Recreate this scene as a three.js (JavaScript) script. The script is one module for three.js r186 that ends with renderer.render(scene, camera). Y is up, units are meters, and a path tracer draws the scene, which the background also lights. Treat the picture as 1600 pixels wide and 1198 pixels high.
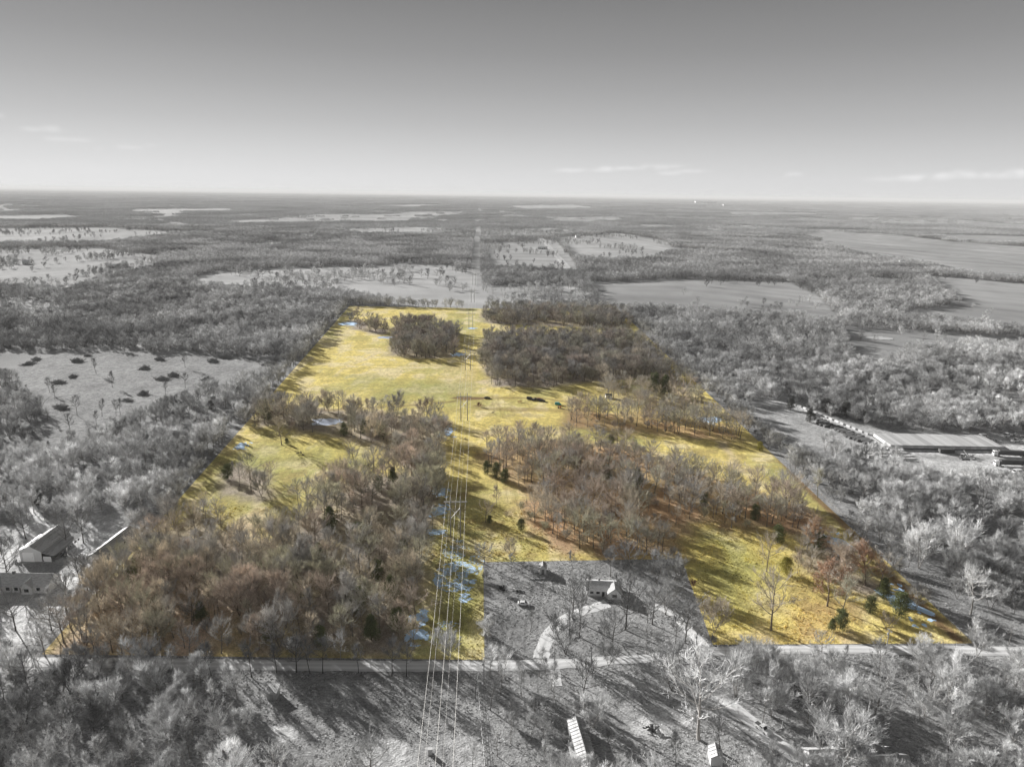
import * as THREE from 'three';
import { mergeGeometries } from 'three/addons/utils/BufferGeometryUtils.js';
import { MarchingCubes } from 'three/addons/objects/MarchingCubes.js';
import { RoundedBoxGeometry } from 'three/addons/geometries/RoundedBoxGeometry.js';

// ------------------------------------------------------------------ camera, sky, sun, exposure
const PW = 1600, PH = 1198, FOC = 1110, EYE = 150;
const PITCH = Math.atan((599 - 303) / FOC), ROLL = THREE.MathUtils.degToRad(0.79);
const scene = new THREE.Scene();
const camera = new THREE.PerspectiveCamera(2 * Math.atan(PH / 2 / FOC) * 180 / Math.PI, PW / PH, 1, 60000);
camera.position.set(0, EYE, 0);
camera.rotation.set(-PITCH, 0, ROLL, 'YXZ');
camera.updateMatrixWorld(true);
camera.updateProjectionMatrix();

const renderer = new THREE.WebGLRenderer({ antialias: true });
renderer.setSize(1024, 766);
renderer.toneMapping = THREE.LinearToneMapping;
renderer.toneMappingExposure = 1.8;
renderer.shadowMap.enabled = true;
renderer.shadowMap.type = THREE.PCFSoftShadowMap;

const SUN_AZ = THREE.MathUtils.degToRad(-47), SUN_EL = THREE.MathUtils.degToRad(18);
const sunDir = new THREE.Vector3(Math.sin(SUN_AZ) * Math.cos(SUN_EL), Math.sin(SUN_EL), -Math.cos(SUN_AZ) * Math.cos(SUN_EL));
const sun = new THREE.DirectionalLight(new THREE.Color(1, 0.985, 0.96), 5);
sun.position.copy(sunDir).multiplyScalar(900).add(new THREE.Vector3(0, 0, -400));
sun.target.position.set(0, 0, -400);
sun.castShadow = true;
sun.shadow.mapSize.set(4096, 4096);
Object.assign(sun.shadow.camera, { left: -500, right: 500, top: 500, bottom: -500, near: 1, far: 2500 });
sun.shadow.radius = 1;
scene.add(sun, sun.target);

// ------------------------------------------------------------------ random numbers and noise
function rng(seed) { let s = seed >>> 0; return () => { s = (s + 0x6d2b79f5) | 0; let t = Math.imul(s ^ (s >>> 15), 1 | s); t = (t + Math.imul(t ^ (t >>> 7), 61 | t)) ^ t; return ((t ^ (t >>> 14)) >>> 0) / 4294967296; }; }
const hash = (x, y) => { let h = Math.imul(x, 374761393) + Math.imul(y, 668265263) | 0; h = Math.imul(h ^ (h >>> 13), 1274126177); return ((h ^ (h >>> 16)) >>> 0) / 4294967296; };
function vnoise(x, y) {
  const ix = Math.floor(x), iy = Math.floor(y), fx = x - ix, fy = y - iy, u = fx * fx * (3 - 2 * fx), v = fy * fy * (3 - 2 * fy);
  const a = hash(ix, iy), b = hash(ix + 1, iy), c = hash(ix, iy + 1), d = hash(ix + 1, iy + 1);
  return a + (b - a) * u + (c - a) * v + (a - b - c + d) * u * v;
}
const fbm = (x, y, n = 4) => { let s = 0, a = 0.5, t = 0; for (let i = 0; i < n; i++) { s += a * vnoise(x, y); t += a; x = x * 2.03 + 17.3; y = y * 2.03 + 9.1; a *= 0.5; } return s / t; };
const clamp = THREE.MathUtils.clamp, smooth = THREE.MathUtils.smoothstep, lerp = THREE.MathUtils.lerp;

// ------------------------------------------------------------------ sky
{
  const W = 2048, H = 1024, data = new Float32Array(W * H * 4);
  // grey winter sky: pale at the horizon, darker overhead, a little lighter towards the sun
  const grad = [[-90, .2], [-2, .40], [0, .42], [1.2, .405], [3, .352], [5, .285], [7.5, .222], [10, .172], [13.5, .126], [20, .092], [35, .072], [90, .062]];
  const wisps = [[-36, 4.35, 2.6, .26, .34], [-32.2, 3.6, 1.4, .18, .2], [-31.2, 3.0, 1.8, .12, .2], [-27.6, 2.75, 2.4, .11, .3], [7.6, 1.95, 6.4, .17, .28], [12.8, 1.8, 2.4, .13, .24], [33.5, 1.7, 9, .3, .3], [20.5, 1.6, .8, .12, .2], [44, 2.2, 9, .5, .3], [-52, 4.6, 8, .6, .3], [70, 3, 12, .6, .25], [-80, 5, 14, .8, .25], [130, 3, 16, .7, .25], [-140, 4, 18, .7, .25]];
  for (let r = 0; r < H; r++) {
    const el = ((r + .5) / H - .5) * 180;
    let k = 0; while (k < grad.length - 2 && grad[k + 1][0] < el) k++;
    const g = lerp(grad[k][1], grad[k + 1][1], clamp((el - grad[k][0]) / (grad[k + 1][0] - grad[k][0]), 0, 1));
    for (let c = 0; c < W; c++) {
      const phi = ((c + .5) / W - .5) * 2 * Math.PI, az = Math.atan2(Math.cos(phi), -Math.sin(phi)) * 180 / Math.PI; // 0 = ahead, + = right
      const e = el * Math.PI / 180, dx = Math.sin(az * Math.PI / 180) * Math.cos(e), dz = -Math.cos(az * Math.PI / 180) * Math.cos(e);
      const cs = dx * sunDir.x + Math.sin(e) * sunDir.y + dz * sunDir.z;
      let v = g * (0.93 + 0.16 * Math.pow(Math.max(0, cs), 3));
      if (el > 0 && el < 12) for (const [wa, we, ww, wh, s] of wisps) {
        let da = az - wa; da -= Math.round(da / 360) * 360;
        if (Math.abs(da) > ww) continue;
        const de = (el - we - 0.05 * da + 0.12 * (vnoise(az * 1.3, we) - .5)) / wh, q = 1 - (da / ww) ** 2 - de * de;
        if (q > 0) v = lerp(v, .53, 1.9 * s * clamp(q * 1.5, 0, 1) * clamp(fbm(az * 1.1 + we * 7, el * 9, 4) * 3 - .85, 0, 1));
      }
      v *= 1 + 0.012 * (hash(c, r) - .5);
      const i = (r * W + c) * 4; data[i] = v; data[i + 1] = v; data[i + 2] = v * 1.005; data[i + 3] = 1;
    }
  }
  const t = new THREE.DataTexture(data, W, H, THREE.RGBAFormat, THREE.FloatType);
  t.mapping = THREE.EquirectangularReflectionMapping; t.magFilter = THREE.LinearFilter; t.needsUpdate = true;
  scene.background = t; scene.environment = t;
}
scene.fog = new THREE.FogExp2(new THREE.Color(0.6, 0.6, 0.6), 0.000036);

// ------------------------------------------------------------------ where a direction of view meets the ground
const V = (x, y, z) => new THREE.Vector3(x, y, z);
function gp(px, py, h = 0) {
  const p = V(px / PW * 2 - 1, 1 - py / PH * 2, .5).unproject(camera).sub(camera.position);
  return p.multiplyScalar((h - EYE) / p.y).add(camera.position);
}
const _v = V(0, 0, 0);
function project(x, y, z) { _v.set(x, y, z).project(camera); return [(_v.x + 1) / 2 * PW, (1 - _v.y) / 2 * PH]; }
const poly = (pts) => { const p = pts.map(([x, y]) => { const g = gp(x, y); return [g.x, g.z]; }); p.box = [Math.min(...p.map((q) => q[0])), Math.max(...p.map((q) => q[0])), Math.min(...p.map((q) => q[1])), Math.max(...p.map((q) => q[1]))]; return p; };
function inside(P, x, z) {
  const b = P.box; if (x < b[0] || x > b[1] || z < b[2] || z > b[3]) return false;
  let s = false;
  for (let i = 0, j = P.length - 1; i < P.length; j = i++) { const a = P[i], c = P[j]; if ((a[1] > z) !== (c[1] > z) && x < (c[0] - a[0]) * (z - a[1]) / (c[1] - a[1]) + a[0]) s = !s; }
  return s;
}
const axisX = (z) => -24.5 + 0.0462 * (z + 292);          // the power line runs along this axis

// ------------------------------------------------------------------ the map of the place
const PARCEL = poly([[65, 1022], [757, 1031], [755, 878], [1065, 873], [1114, 1007], [1522, 1005], [969, 486], [546, 478]]);
const ROAD = [[-60, 1033, 8], [100, 1034.5, 8], [400, 1039, 8.5], [600, 1041, 8.5], [750, 1041, 8], [850, 1038.5, 8], [923, 1034.5, 7.5], [1000, 1029.5, 7], [1060, 1023, 7], [1113, 1017.5, 7], [1200, 1015, 6.5], [1300, 1014, 6.5], [1450, 1016, 7.5], [1600, 1018, 8], [1690, 1019, 8]].map(([x, y, h]) => ({ a: gp(x, y - h), b: gp(x, y + h) }));
const ROADPOLY = (() => { const p = [...ROAD.map((r) => [r.a.x, r.a.z]), ...ROAD.slice().reverse().map((r) => [r.b.x, r.b.z])]; p.box = [Math.min(...p.map((q) => q[0])), Math.max(...p.map((q) => q[0])), Math.min(...p.map((q) => q[1])), Math.max(...p.map((q) => q[1]))]; return p; })();
// woods inside the coloured parcel: [outline, density, kind]
const WOODS = [
  [[[395, 652], [440, 638], [560, 640], [690, 652], [694, 700], [690, 738], [640, 745], [600, 700], [555, 688], [500, 678], [440, 664], [400, 668]], 1, 'upper'],
  [[[72, 1019], [190, 888], [250, 838], [310, 792], [350, 815], [372, 850], [430, 842], [470, 812], [500, 770], [545, 748], [600, 742], [690, 738], [690, 780], [674, 830], [664, 900], [645, 960], [650, 1024]], 1, 'lower'],
  [[[752, 715], [775, 695], [830, 688], [890, 690], [950, 694], [1002, 702], [1030, 725], [1100, 742], [1180, 770], [1255, 792], [1290, 812], [1250, 830], [1180, 828], [1100, 815], [1062, 832], [1062, 868], [940, 870], [882, 858], [842, 835], [812, 802], [838, 772], [790, 752]], .8, 'right'],
  [[[752, 529], [850, 525], [985, 528], [1030, 558], [1076, 602], [1000, 590], [905, 599], [860, 606], [772, 604], [753, 578]], 1, 'back'],
  [[[752, 489], [966, 492], [990, 514], [900, 511], [800, 507], [752, 504]], 1, 'back'],
  [[[604, 556], [618, 512], [650, 510], [713, 518], [715, 559], [660, 560]], .85, 'grove'],
  [[[540, 500], [560, 497], [606, 514], [600, 524], [548, 514]], .35, 'grove'],
  [[[884, 660], [898, 636], [960, 648], [1000, 640], [1092, 658], [1140, 662], [1165, 690], [1080, 684], [1000, 676], [905, 668]], 1, 'savanna'],
  [[[930, 602], [1078, 604], [1112, 640], [1060, 640], [960, 630]], .42, 'savanna'],
  [[[1240, 868], [1290, 832], [1325, 862], [1340, 900], [1400, 925], [1350, 935], [1290, 905], [1250, 890]], .6, 'corner'],
  [[[345, 735], [385, 722], [425, 745], [440, 782], [400, 788], [350, 770]], .25, 'lower'],
].map(([p, d, k]) => ({ P: poly(p), d, k }));
// open ground outside the parcel: [outline, tree density left, ground shade, name]
const OPEN = [
  [[[-30, 548], [130, 547], [300, 552], [420, 556], [452, 566], [440, 580], [400, 600], [350, 612], [300, 622], [235, 642], [160, 684], [80, 706], [-30, 735], [-30, 690], [40, 690], [86, 664], [60, 628], [20, 598], [-30, 585]], 0, .40],
  [[[-30, 838], [80, 812], [200, 800], [262, 812], [150, 935], [70, 1010], [-30, 1022]], .10, .72],
  [[[395, 1052], [756, 1052], [760, 1210], [330, 1215], [402, 1130]], .0, .40],
  [[[875, 1050], [1000, 1042], [1150, 1030], [1190, 1080], [1160, 1120], [1240, 1150], [1260, 1215], [990, 1215], [970, 1140], [930, 1115], [884, 1095]], .0, .47],
  [[[1190, 1022], [1610, 1026], [1610, 1062], [1400, 1050], [1200, 1044]], .10, .42],
  [[[1300, 1050], [1420, 1060], [1610, 1170], [1610, 1215], [1400, 1215], [1380, 1120]], .28, .40],
  [[[757, 1031], [755, 878], [1065, 873], [1114, 1007], [1000, 1022], [850, 1030]], .0, .42],
  [[[1160, 640], [1235, 622], [1290, 648], [1390, 675], [1640, 678], [1640, 765], [1480, 752], [1370, 717], [1270, 695], [1220, 692]], 0, .58],
  [[[1210, 690], [1290, 700], [1420, 735], [1380, 745], [1260, 725]], .22, .36],
  [[[1440, 945], [1640, 930], [1640, 1012], [1530, 1012]], .14, .36],
  [[[1300, 790], [1420, 860], [1560, 990], [1522, 1003], [1420, 905], [1290, 800]], .3, .34],
  [[[1480, 822], [1640, 812], [1640, 872], [1520, 868]], .25, .36],
  [[[295, 434], [345, 424], [430, 419], [540, 417], [700, 414], [742, 425], [746, 447], [900, 446], [940, 462], [905, 475], [740, 482], [640, 476], [540, 462], [430, 454], [310, 448]], .05, .56],
  [[[928, 441], [1000, 439], [1060, 437], [1235, 440], [1282, 460], [1300, 484], [1322, 500], [1200, 496], [1080, 491], [955, 482]], .012, .42],
  [[[1242, 364], [1380, 364], [1480, 377], [1640, 387], [1640, 440], [1520, 431], [1400, 408], [1330, 394], [1290, 378]], 0, .45],
  [[[1440, 365], [1640, 369], [1640, 384], [1500, 378]], 0, .46],
  [[[1428, 430], [1640, 445], [1640, 520], [1500, 506], [1380, 497], [1500, 474], [1470, 452]], .006, .42],
  [[[1315, 512], [1420, 518], [1640, 530], [1640, 552], [1500, 540], [1420, 552], [1392, 575], [1330, 566]], .03, .42],
  [[[748, 381], [870, 375], [897, 404], [910, 428], [760, 420]], .05, .46],
  [[[872, 371], [962, 364], [1030, 374], [1050, 392], [1004, 408], [905, 404]], .03, .5],
  [[[740, 362], [850, 356], [930, 362], [860, 370], [750, 372]], .15, .42],
  [[[-60, 390], [150, 387], [240, 399], [236, 418], [140, 444], [90, 456], [-60, 445]], .06, .46],
  [[[-60, 357], [170, 355], [290, 363], [160, 381], [-60, 383]], .02, .45],
  [[[-60, 466], [60, 468], [95, 478], [80, 492], [20, 484], [-60, 482]], .15, .5],
  [[[-60, 336], [90, 337], [150, 338], [60, 345], [-60, 345]], 0, .46],
  [[[350, 345], [530, 335], [640, 336], [640, 345], [530, 348], [380, 350]], .02, .46],
  [[[200, 362], [330, 361], [330, 366], [220, 367]], 0, .44],
  [[[525, 358], [640, 354], [700, 356], [690, 367], [560, 366]], .05, .48],
  [[[545, 340], [650, 330], [725, 330], [720, 336], [600, 345]], .03, .48],
  [[[200, 327], [360, 325], [360, 330], [210, 332]], 0, .5],
  [[[560, 321], [640, 319], [720, 320], [640, 324]], 0, .5],
  [[[780, 322], [900, 319], [930, 324], [820, 327]], 0, .5],
  [[[850, 340], [960, 337], [980, 345], [880, 348]], .03, .45],
  [[[1130, 330], [1280, 333], [1280, 337], [1140, 335]], 0, .45],
  [[[1320, 338], [1440, 340], [1640, 352], [1640, 358], [1450, 350], [1330, 344]], .05, .48],
  [[[840, 373], [856, 371], [902, 424], [884, 428]], 0, .5],
].map(([p, d, s]) => ({ P: poly(p), d, s }));
OPEN.forEach((o, i) => { o.i = i; });

// tree density (0..1) at a place, and which kind of wood it is
function density(x, z) {
  if (inside(PARCEL, x, z)) {
    if (Math.abs(x - axisX(z)) < 10 || (x > axisX(z) - 10 && x < axisX(z) + 13)) return [0, ''];
    const wx = x + 9 * (fbm(x * .05, z * .05, 2) - .5), wz = z + 14 * (fbm(x * .05 + 40, z * .05, 2) - .5);
    for (const w of WOODS) if (inside(w.P, wx, wz)) return [w.d, w.k];
    return [0, ''];
  }
  if (inside(ROADPOLY, x, z)) return [0, ''];
  const ax = axisX(z);
  if (z < -205 && x > ax - 11 && x < ax + 11) return [0, ''];
  const k = clamp(-z / 400, .3, 6), wx = x + 12 * k * (fbm(x * .04 / k, z * .04 / k, 2) - .5), wz = z + 12 * k * (fbm(x * .04 / k + 40, z * .04 / k, 2) - .5);
  for (const o of OPEN) if (inside(o.P, wx, wz)) { if (o.d < .1 && z < -900) return [o.d * 4 * smooth(fbm(x * .012 + 5, z * .007, 3), .5, .66), 'open']; return [o.d, 'open']; }
  if (z < -1300) { const q = fbm(x * .0042 + 60, z * .0024, 4); if (q < .335) return [.35 * smooth(q, .26, .33), 'open']; if (q < .37) return [.5, 'far']; }
  if (z < -3400) { const q = fbm(x * .0031 + 3, z * .0026, 4) + .14 * (fbm(x * .0004, z * .0003, 2) - .5) + .07 * (vnoise(x * .012, z * .008) - .5), r = -z > 9000 ? .425 : .435; return q < r ? [.1 * smooth(vnoise(x * .004, z * .004), .5, .8), 'open'] : [q < r + .025 ? .55 : 1, 'far']; }
  return [1, 'out'];
}

// ------------------------------------------------------------------ materials
const grey = (v) => new THREE.Color(v, v, v);
const rgb = (r, g, b) => new THREE.Color(r, g, b);
const mats = new Map();
function M(color, rough = .85, extra = {}) {
  const key = color.getHexString() + rough + JSON.stringify(extra);
  if (!mats.has(key)) mats.set(key, new THREE.MeshStandardMaterial({ color, roughness: rough, ...extra }));
  return mats.get(key);
}
const woodMat = (color) => { const k = 'w' + color.getHexString(); if (!mats.has(k)) mats.set(k, new THREE.MeshPhysicalMaterial({ color, roughness: 1, specularIntensity: .1, vertexColors: true })); return mats.get(k); };

// ------------------------------------------------------------------ naming and tagging
const used = new Map();
function numbered(name) { const n = used.get(name) ?? 0; used.set(name, n + 1); return n ? name + '_' + String(n).padStart(3, '0') : name; }
function tag(o, label, category, group) { o.userData = { label, category }; if (group) o.userData.group = group; return o; }
function thing(name, label, category, pos, turn = 0, group) { const o = new THREE.Group(); o.name = numbered(name); o.position.copy(pos); o.rotation.y = turn; tag(o, label, category, group); scene.add(o); return o; }
function part(name, geo, mat, parent) { const m = new THREE.Mesh(geo, mat); m.name = name; m.castShadow = m.receiveShadow = true; parent.add(m); return m; }
function single(name, geo, mat, label, category, group) { const m = part(numbered(name), geo, mat, scene); return tag(m, label, category, group); }
function struct(name, geo, mat) { const m = part(numbered(name), geo, mat, scene); m.userData.kind = 'structure'; return m; }

const ORD = 'first second third fourth fifth sixth seventh eighth ninth tenth eleventh twelfth thirteenth fourteenth fifteenth sixteenth seventeenth eighteenth nineteenth twentieth'.split(' ');
const singled = new Map();                     // base label -> the things that share it, told apart by their order from the left
const toSingle = (o, base, px, group) => { if (!singled.has(base)) singled.set(base, []); singled.get(base).push([px, o, group]); };
function singleOut() { for (const [base, L] of singled) { L.sort((a, b) => a[0] - b[0]); L.forEach(([, o, group], i) => { if (L.length === 1) { o.userData.label = base; delete o.userData.group; } else if (i < ORD.length) o.userData.label = (i === 0 ? 'leftmost' : i === L.length - 1 ? 'rightmost' : ORD[i] + ' from left') + ' ' + base; else o.userData.label = base; if (L.length > 1) o.userData.group = group ?? base; }); } }
// ------------------------------------------------------------------ ground
function dataTex(W, H, fn, srgb = true) {
  const d = new Uint8Array(W * H * 4), o = [0, 0, 0];
  const enc = (v) => { v = clamp(v, 0, 1); return 255 * (v <= .0031308 ? v * 12.92 : 1.055 * Math.pow(v, 1 / 2.4) - .055); };
  for (let y = 0; y < H; y++) for (let x = 0; x < W; x++) { fn(x, y, o); const i = (y * W + x) * 4; for (let c = 0; c < 3; c++) d[i + c] = srgb ? enc(o[c]) : clamp(o[c], 0, 1) * 255; d[i + 3] = 255; }
  const t = new THREE.DataTexture(d, W, H); t.magFilter = THREE.LinearFilter; t.wrapS = t.wrapT = THREE.RepeatWrapping; if (srgb) t.colorSpace = THREE.SRGBColorSpace; t.needsUpdate = true; return t;
}
// a tile of tufty relief that repeats without a seam
const tuft = dataTex(512, 512, (x, y, o) => {
  const n = (p, k) => { const a = x / 512 * p, b = y / 512 * p, ia = Math.floor(a), ib = Math.floor(b), fa = smooth(a - ia, 0, 1), fb = smooth(b - ib, 0, 1), h = (i, j) => hash(((i % p) + p) % p + k * 97, ((j % p) + p) % p); return lerp(lerp(h(ia, ib), h(ia + 1, ib), fa), lerp(h(ia, ib + 1), h(ia + 1, ib + 1), fa), fb); };
  o[0] = o[1] = o[2] = .3 * n(13, 1) + .32 * n(37, 2) + .25 * n(83, 3) + .13 * n(181, 4);
}, false);
function groundMat(tex, tileX, tileZ, bump) {
  const b = tuft.clone(); b.repeat.set(tileX, tileZ); b.needsUpdate = true;
  return new THREE.MeshPhysicalMaterial({ map: tex, bumpMap: b, bumpScale: bump, roughness: 1, specularIntensity: .08, vertexColors: !tex });
}

// masks painted once at one metre per cell
const MX0 = -430, MX1 = 430, MZ0 = -130, MZ1 = -1010, MW = 860, MH = 880;
function mask(draw) { const c = document.createElement('canvas'); c.width = MW; c.height = MH; const g = c.getContext('2d'); g.fillStyle = '#000'; g.fillRect(0, 0, MW, MH); draw(g); const d = g.getImageData(0, 0, MW, MH).data, a = new Float32Array(MW * MH); for (let i = 0; i < a.length; i++) a[i] = d[i * 4] / 255; return a; }
function blur(a, r) { for (let pass = 0; pass < 2; pass++) { const b = new Float32Array(a.length); for (let y = 0; y < MH; y++) for (let x = 0; x < MW; x++) { let s = 0; for (let k = -r; k <= r; k++) s += a[y * MW + clamp(x + k, 0, MW - 1)]; b[y * MW + x] = s / (2 * r + 1); } for (let x = 0; x < MW; x++) for (let y = 0; y < MH; y++) { let s = 0; for (let k = -r; k <= r; k++) s += b[clamp(y + k, 0, MH - 1) * MW + x]; a[y * MW + x] = s / (2 * r + 1); } } return a; }
const cx = (x) => x - MX0, cz = (z) => MZ0 - z;
function fillP(g, P, v) { g.fillStyle = `rgb(${v * 255 | 0},${v * 255 | 0},${v * 255 | 0})`; g.beginPath(); P.forEach(([x, z], i) => (i ? g.lineTo(cx(x), cz(z)) : g.moveTo(cx(x), cz(z)))); g.closePath(); g.fill(); }
function lineP(g, px, w, v = 1) { g.strokeStyle = `rgb(${v * 255 | 0},${v * 255 | 0},${v * 255 | 0})`; g.lineWidth = w; g.lineJoin = g.lineCap = 'round'; g.beginPath(); px.forEach(([x, y], i) => { const p = gp(x, y); i ? g.lineTo(cx(p.x), cz(p.z)) : g.moveTo(cx(p.x), cz(p.z)); }); g.stroke(); }
function dotP(g, px, py, rx, rz, v = 1) { const p = gp(px, py); g.fillStyle = `rgb(${v * 255 | 0},${v * 255 | 0},${v * 255 | 0})`; g.beginPath(); g.ellipse(cx(p.x), cz(p.z), rx, rz, 0, 0, 7); g.fill(); }
const sampleM = (a, x, z) => { const u = clamp(cx(x), 0, MW - 1.01), v = clamp(cz(z), 0, MH - 1.01), i = u | 0, j = v | 0, f = u - i, h = v - j, k = j * MW + i; return (a[k] * (1 - f) + a[k + 1] * f) * (1 - h) + (a[k + MW] * (1 - f) + a[k + MW + 1] * f) * h; };

const mLitter = blur(mask((g) => { for (const w of WOODS) fillP(g, w.P, w.k === 'savanna' ? .5 : .95); }), 3);
const mOrange = blur(mask((g) => { fillP(g, WOODS[2].P, 1); fillP(g, WOODS[7].P, .9); fillP(g, poly([[1120, 1000], [1330, 1002], [1330, 940], [1270, 930], [1230, 985]]), .75); fillP(g, poly([[80, 1018], [420, 1022], [380, 960], [250, 900], [160, 930]]), .35); }), 5);
const mPink = blur(mask((g) => { fillP(g, poly([[75, 1018], [360, 1022], [330, 960], [230, 880], [150, 945]]), 1); fillP(g, poly([[355, 800], [450, 805], [440, 840], [370, 850]]), .6); }), 6);
const mGreen = blur(mask((g) => { fillP(g, poly([[460, 560], [560, 610], [720, 640], [740, 600], [640, 590], [540, 585]]), .35); fillP(g, poly([[665, 1020], [755, 1025], [752, 880], [700, 830]]), .6); fillP(g, poly([[300, 770], [420, 690], [560, 690], [600, 730], [480, 720], [380, 800]]), .4); fillP(g, poly([[1080, 880], [1130, 990], [1240, 880], [1100, 820]]), .6); fillP(g, poly([[748, 582], [760, 580], [762, 596], [748, 598]]), 1); }), 6);
const mTrack = blur(mask((g) => {
  lineP(g, [[395, 646], [520, 640], [640, 633], [700, 628], [760, 621], [850, 622], [900, 630], [1000, 632]], 3, .7); lineP(g, [[1216, 712], [1275, 775], [1340, 838], [1420, 925], [1500, 1000]], 4.5, 1);
  dotP(g, 735, 622, 14, 4, 1); dotP(g, 750, 634, 5, 3, .7); dotP(g, 840, 640, 45, 5, .4); fillP(g, poly([[880, 640], [960, 655], [960, 675], [880, 668]]), .5);
}), 1);
const mPale = blur(mask((g) => {
  lineP(g, [[524, 588], [538, 575], [570, 562], [600, 548]], 2.2, .8); lineP(g, [[1125, 690], [1150, 715], [1140, 722]], 5, .7); dotP(g, 733, 597, 11, 6, .9); dotP(g, 756, 596, 5, 7, .9); dotP(g, 710, 598, 4, 9, .6); dotP(g, 730, 565, 16, 3, .5);
  fillP(g, poly([[690, 570], [745, 570], [745, 615], [700, 615]]), .3); lineP(g, [[700, 842], [760, 878]], 3, .7); lineP(g, [[690, 792], [720, 802]], 3, .5); lineP(g, [[640, 1005], [700, 1012]], 2, .4); lineP(g, [[640, 690], [690, 760]], 5, .3);
}), 1);
const mBright = blur(mask((g) => {           // snow, gravel and bare pale ground outside the parcel
  fillP(g, poly([[60, 905], [150, 880], [100, 940], [60, 995], [-20, 1018], [-20, 960], [90, 925]]), .75); fillP(g, poly([[-20, 868], [40, 850], [82, 836], [60, 850], [20, 872], [-20, 890]]), .9); fillP(g, poly([[30, 890], [72, 902], [115, 885], [110, 925], [80, 912], [28, 905]]), 1); fillP(g, poly([[-20, 832], [60, 812], [100, 835], [60, 838], [-20, 860]]), .5);
  fillP(g, poly([[985, 1130], [1020, 1110], [1080, 1100], [1090, 1120], [1040, 1150], [990, 1140]]), .5); lineP(g, [[1125, 1085], [1150, 1110], [1180, 1130], [1215, 1160]], 6, .6); lineP(g, [[440, 1140], [450, 1148]], 5, .8); fillP(g, poly([[590, 1150], [640, 1150], [650, 1215], [560, 1215]]), .35); fillP(g, poly([[700, 1150], [750, 1140], [760, 1215], [700, 1215]]), .3);
  fillP(g, poly([[1380, 690], [1640, 690], [1640, 765], [1480, 752], [1380, 722]]), .45); fillP(g, poly([[1570, 680], [1640, 678], [1640, 690], [1590, 692]]), .9); lineP(g, [[1240, 628], [1300, 660], [1370, 690]], 10, .35); fillP(g, poly([[1355, 703], [1430, 705], [1560, 712], [1540, 722], [1440, 730], [1380, 722]]), .35); fillP(g, poly([[1500, 738], [1580, 742], [1600, 755], [1520, 748]]), .8);
  dotP(g, 120, 1040, 60, 3, .4);
}), 1);
const mDark = blur(mask((g) => {  // dark ground marks; the lower road-edge line is painted ditch-edge shade
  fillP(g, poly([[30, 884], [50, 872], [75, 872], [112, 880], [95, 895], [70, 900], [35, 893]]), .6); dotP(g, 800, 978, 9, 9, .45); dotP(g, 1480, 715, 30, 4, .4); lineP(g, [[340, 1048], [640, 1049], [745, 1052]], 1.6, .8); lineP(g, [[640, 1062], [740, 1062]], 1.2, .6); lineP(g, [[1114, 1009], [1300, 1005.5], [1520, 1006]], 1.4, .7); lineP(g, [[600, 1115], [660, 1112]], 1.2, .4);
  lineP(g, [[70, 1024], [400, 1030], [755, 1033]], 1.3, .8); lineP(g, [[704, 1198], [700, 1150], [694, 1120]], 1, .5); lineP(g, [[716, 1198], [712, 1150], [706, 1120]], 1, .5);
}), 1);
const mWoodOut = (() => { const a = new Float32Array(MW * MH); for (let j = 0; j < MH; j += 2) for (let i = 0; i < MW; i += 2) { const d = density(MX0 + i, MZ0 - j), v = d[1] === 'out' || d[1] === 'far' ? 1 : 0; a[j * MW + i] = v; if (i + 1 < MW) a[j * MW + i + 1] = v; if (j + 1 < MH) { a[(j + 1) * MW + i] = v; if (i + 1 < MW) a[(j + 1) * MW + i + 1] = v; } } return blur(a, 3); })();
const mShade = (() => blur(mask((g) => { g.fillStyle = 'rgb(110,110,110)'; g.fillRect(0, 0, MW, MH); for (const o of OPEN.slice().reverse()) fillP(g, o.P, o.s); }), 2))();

const mix3 = (o, r, g, b, t) => { o[0] = lerp(o[0], r, t); o[1] = lerp(o[1], g, t); o[2] = lerp(o[2], b, t); };
function meadowColor(x, z, o) {
  const wx = x + 7 * (fbm(x * .11, z * .11, 3) - .5), wz = z + 9 * (fbm(x * .11 + 50, z * .11, 3) - .5);
  const big = fbm(x * .018, z * .012, 3), mid = fbm(x * .09, z * .05, 3), fine = fbm(x * .6, z * .45, 3), grain = hash((x * 4.1) | 0, (z * 4.1) | 0), mow = vnoise(x * .035, z * .33);
  o[0] = .81; o[1] = .665; o[2] = .235;
  mix3(o, .46, .45, .19, clamp((big - .44) * 3.8, 0, .9)); mix3(o, .80, .68, .42, clamp((mid - .5) * 4, 0, .75)); mix3(o, .42, .34, .12, clamp((.44 - mid) * 5, 0, .4)); mix3(o, .56, .46, .16, clamp((mow - .45) * 1.3, 0, .55)); mix3(o, .40, .31, .14, clamp((fbm(x * .21 + 7, z * .13, 3) - .56) * 6, 0, .55) * smooth(z, -700, -350));
  mix3(o, .30, .33, .09, sampleM(mGreen, wx, wz) * clamp(mid * 1.7, 0, 1));
  const lit = sampleM(mLitter, wx, wz), or = sampleM(mOrange, wx, wz), pk = sampleM(mPink, wx, wz);
  mix3(o, .38 + .15 * or, .325 + .05 * or, .27 - .04 * or, clamp(lit * (.55 + .8 * mid), 0, 1)); mix3(o, .52, .31, .16, or * (1 - lit) * .6 + or * clamp((mid - .5) * 3, 0, .4));
  mix3(o, .72, .56, .43, pk * clamp(.35 + (mid - .35) * 2, 0, .9));
  mix3(o, .25, .17, .09, clamp(sampleM(mTrack, wx * .25 + x * .75, wz * .25 + z * .75) * (.8 + .6 * fine), 0, 1)); mix3(o, .68, .56, .38, sampleM(mPale, wx * .5 + x * .5, wz * .5 + z * .5) * (.5 + .6 * fine));
  const k = .46 + .58 * fine + .54 * grain; o[0] *= k; o[1] *= k; o[2] *= k;
}
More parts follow.
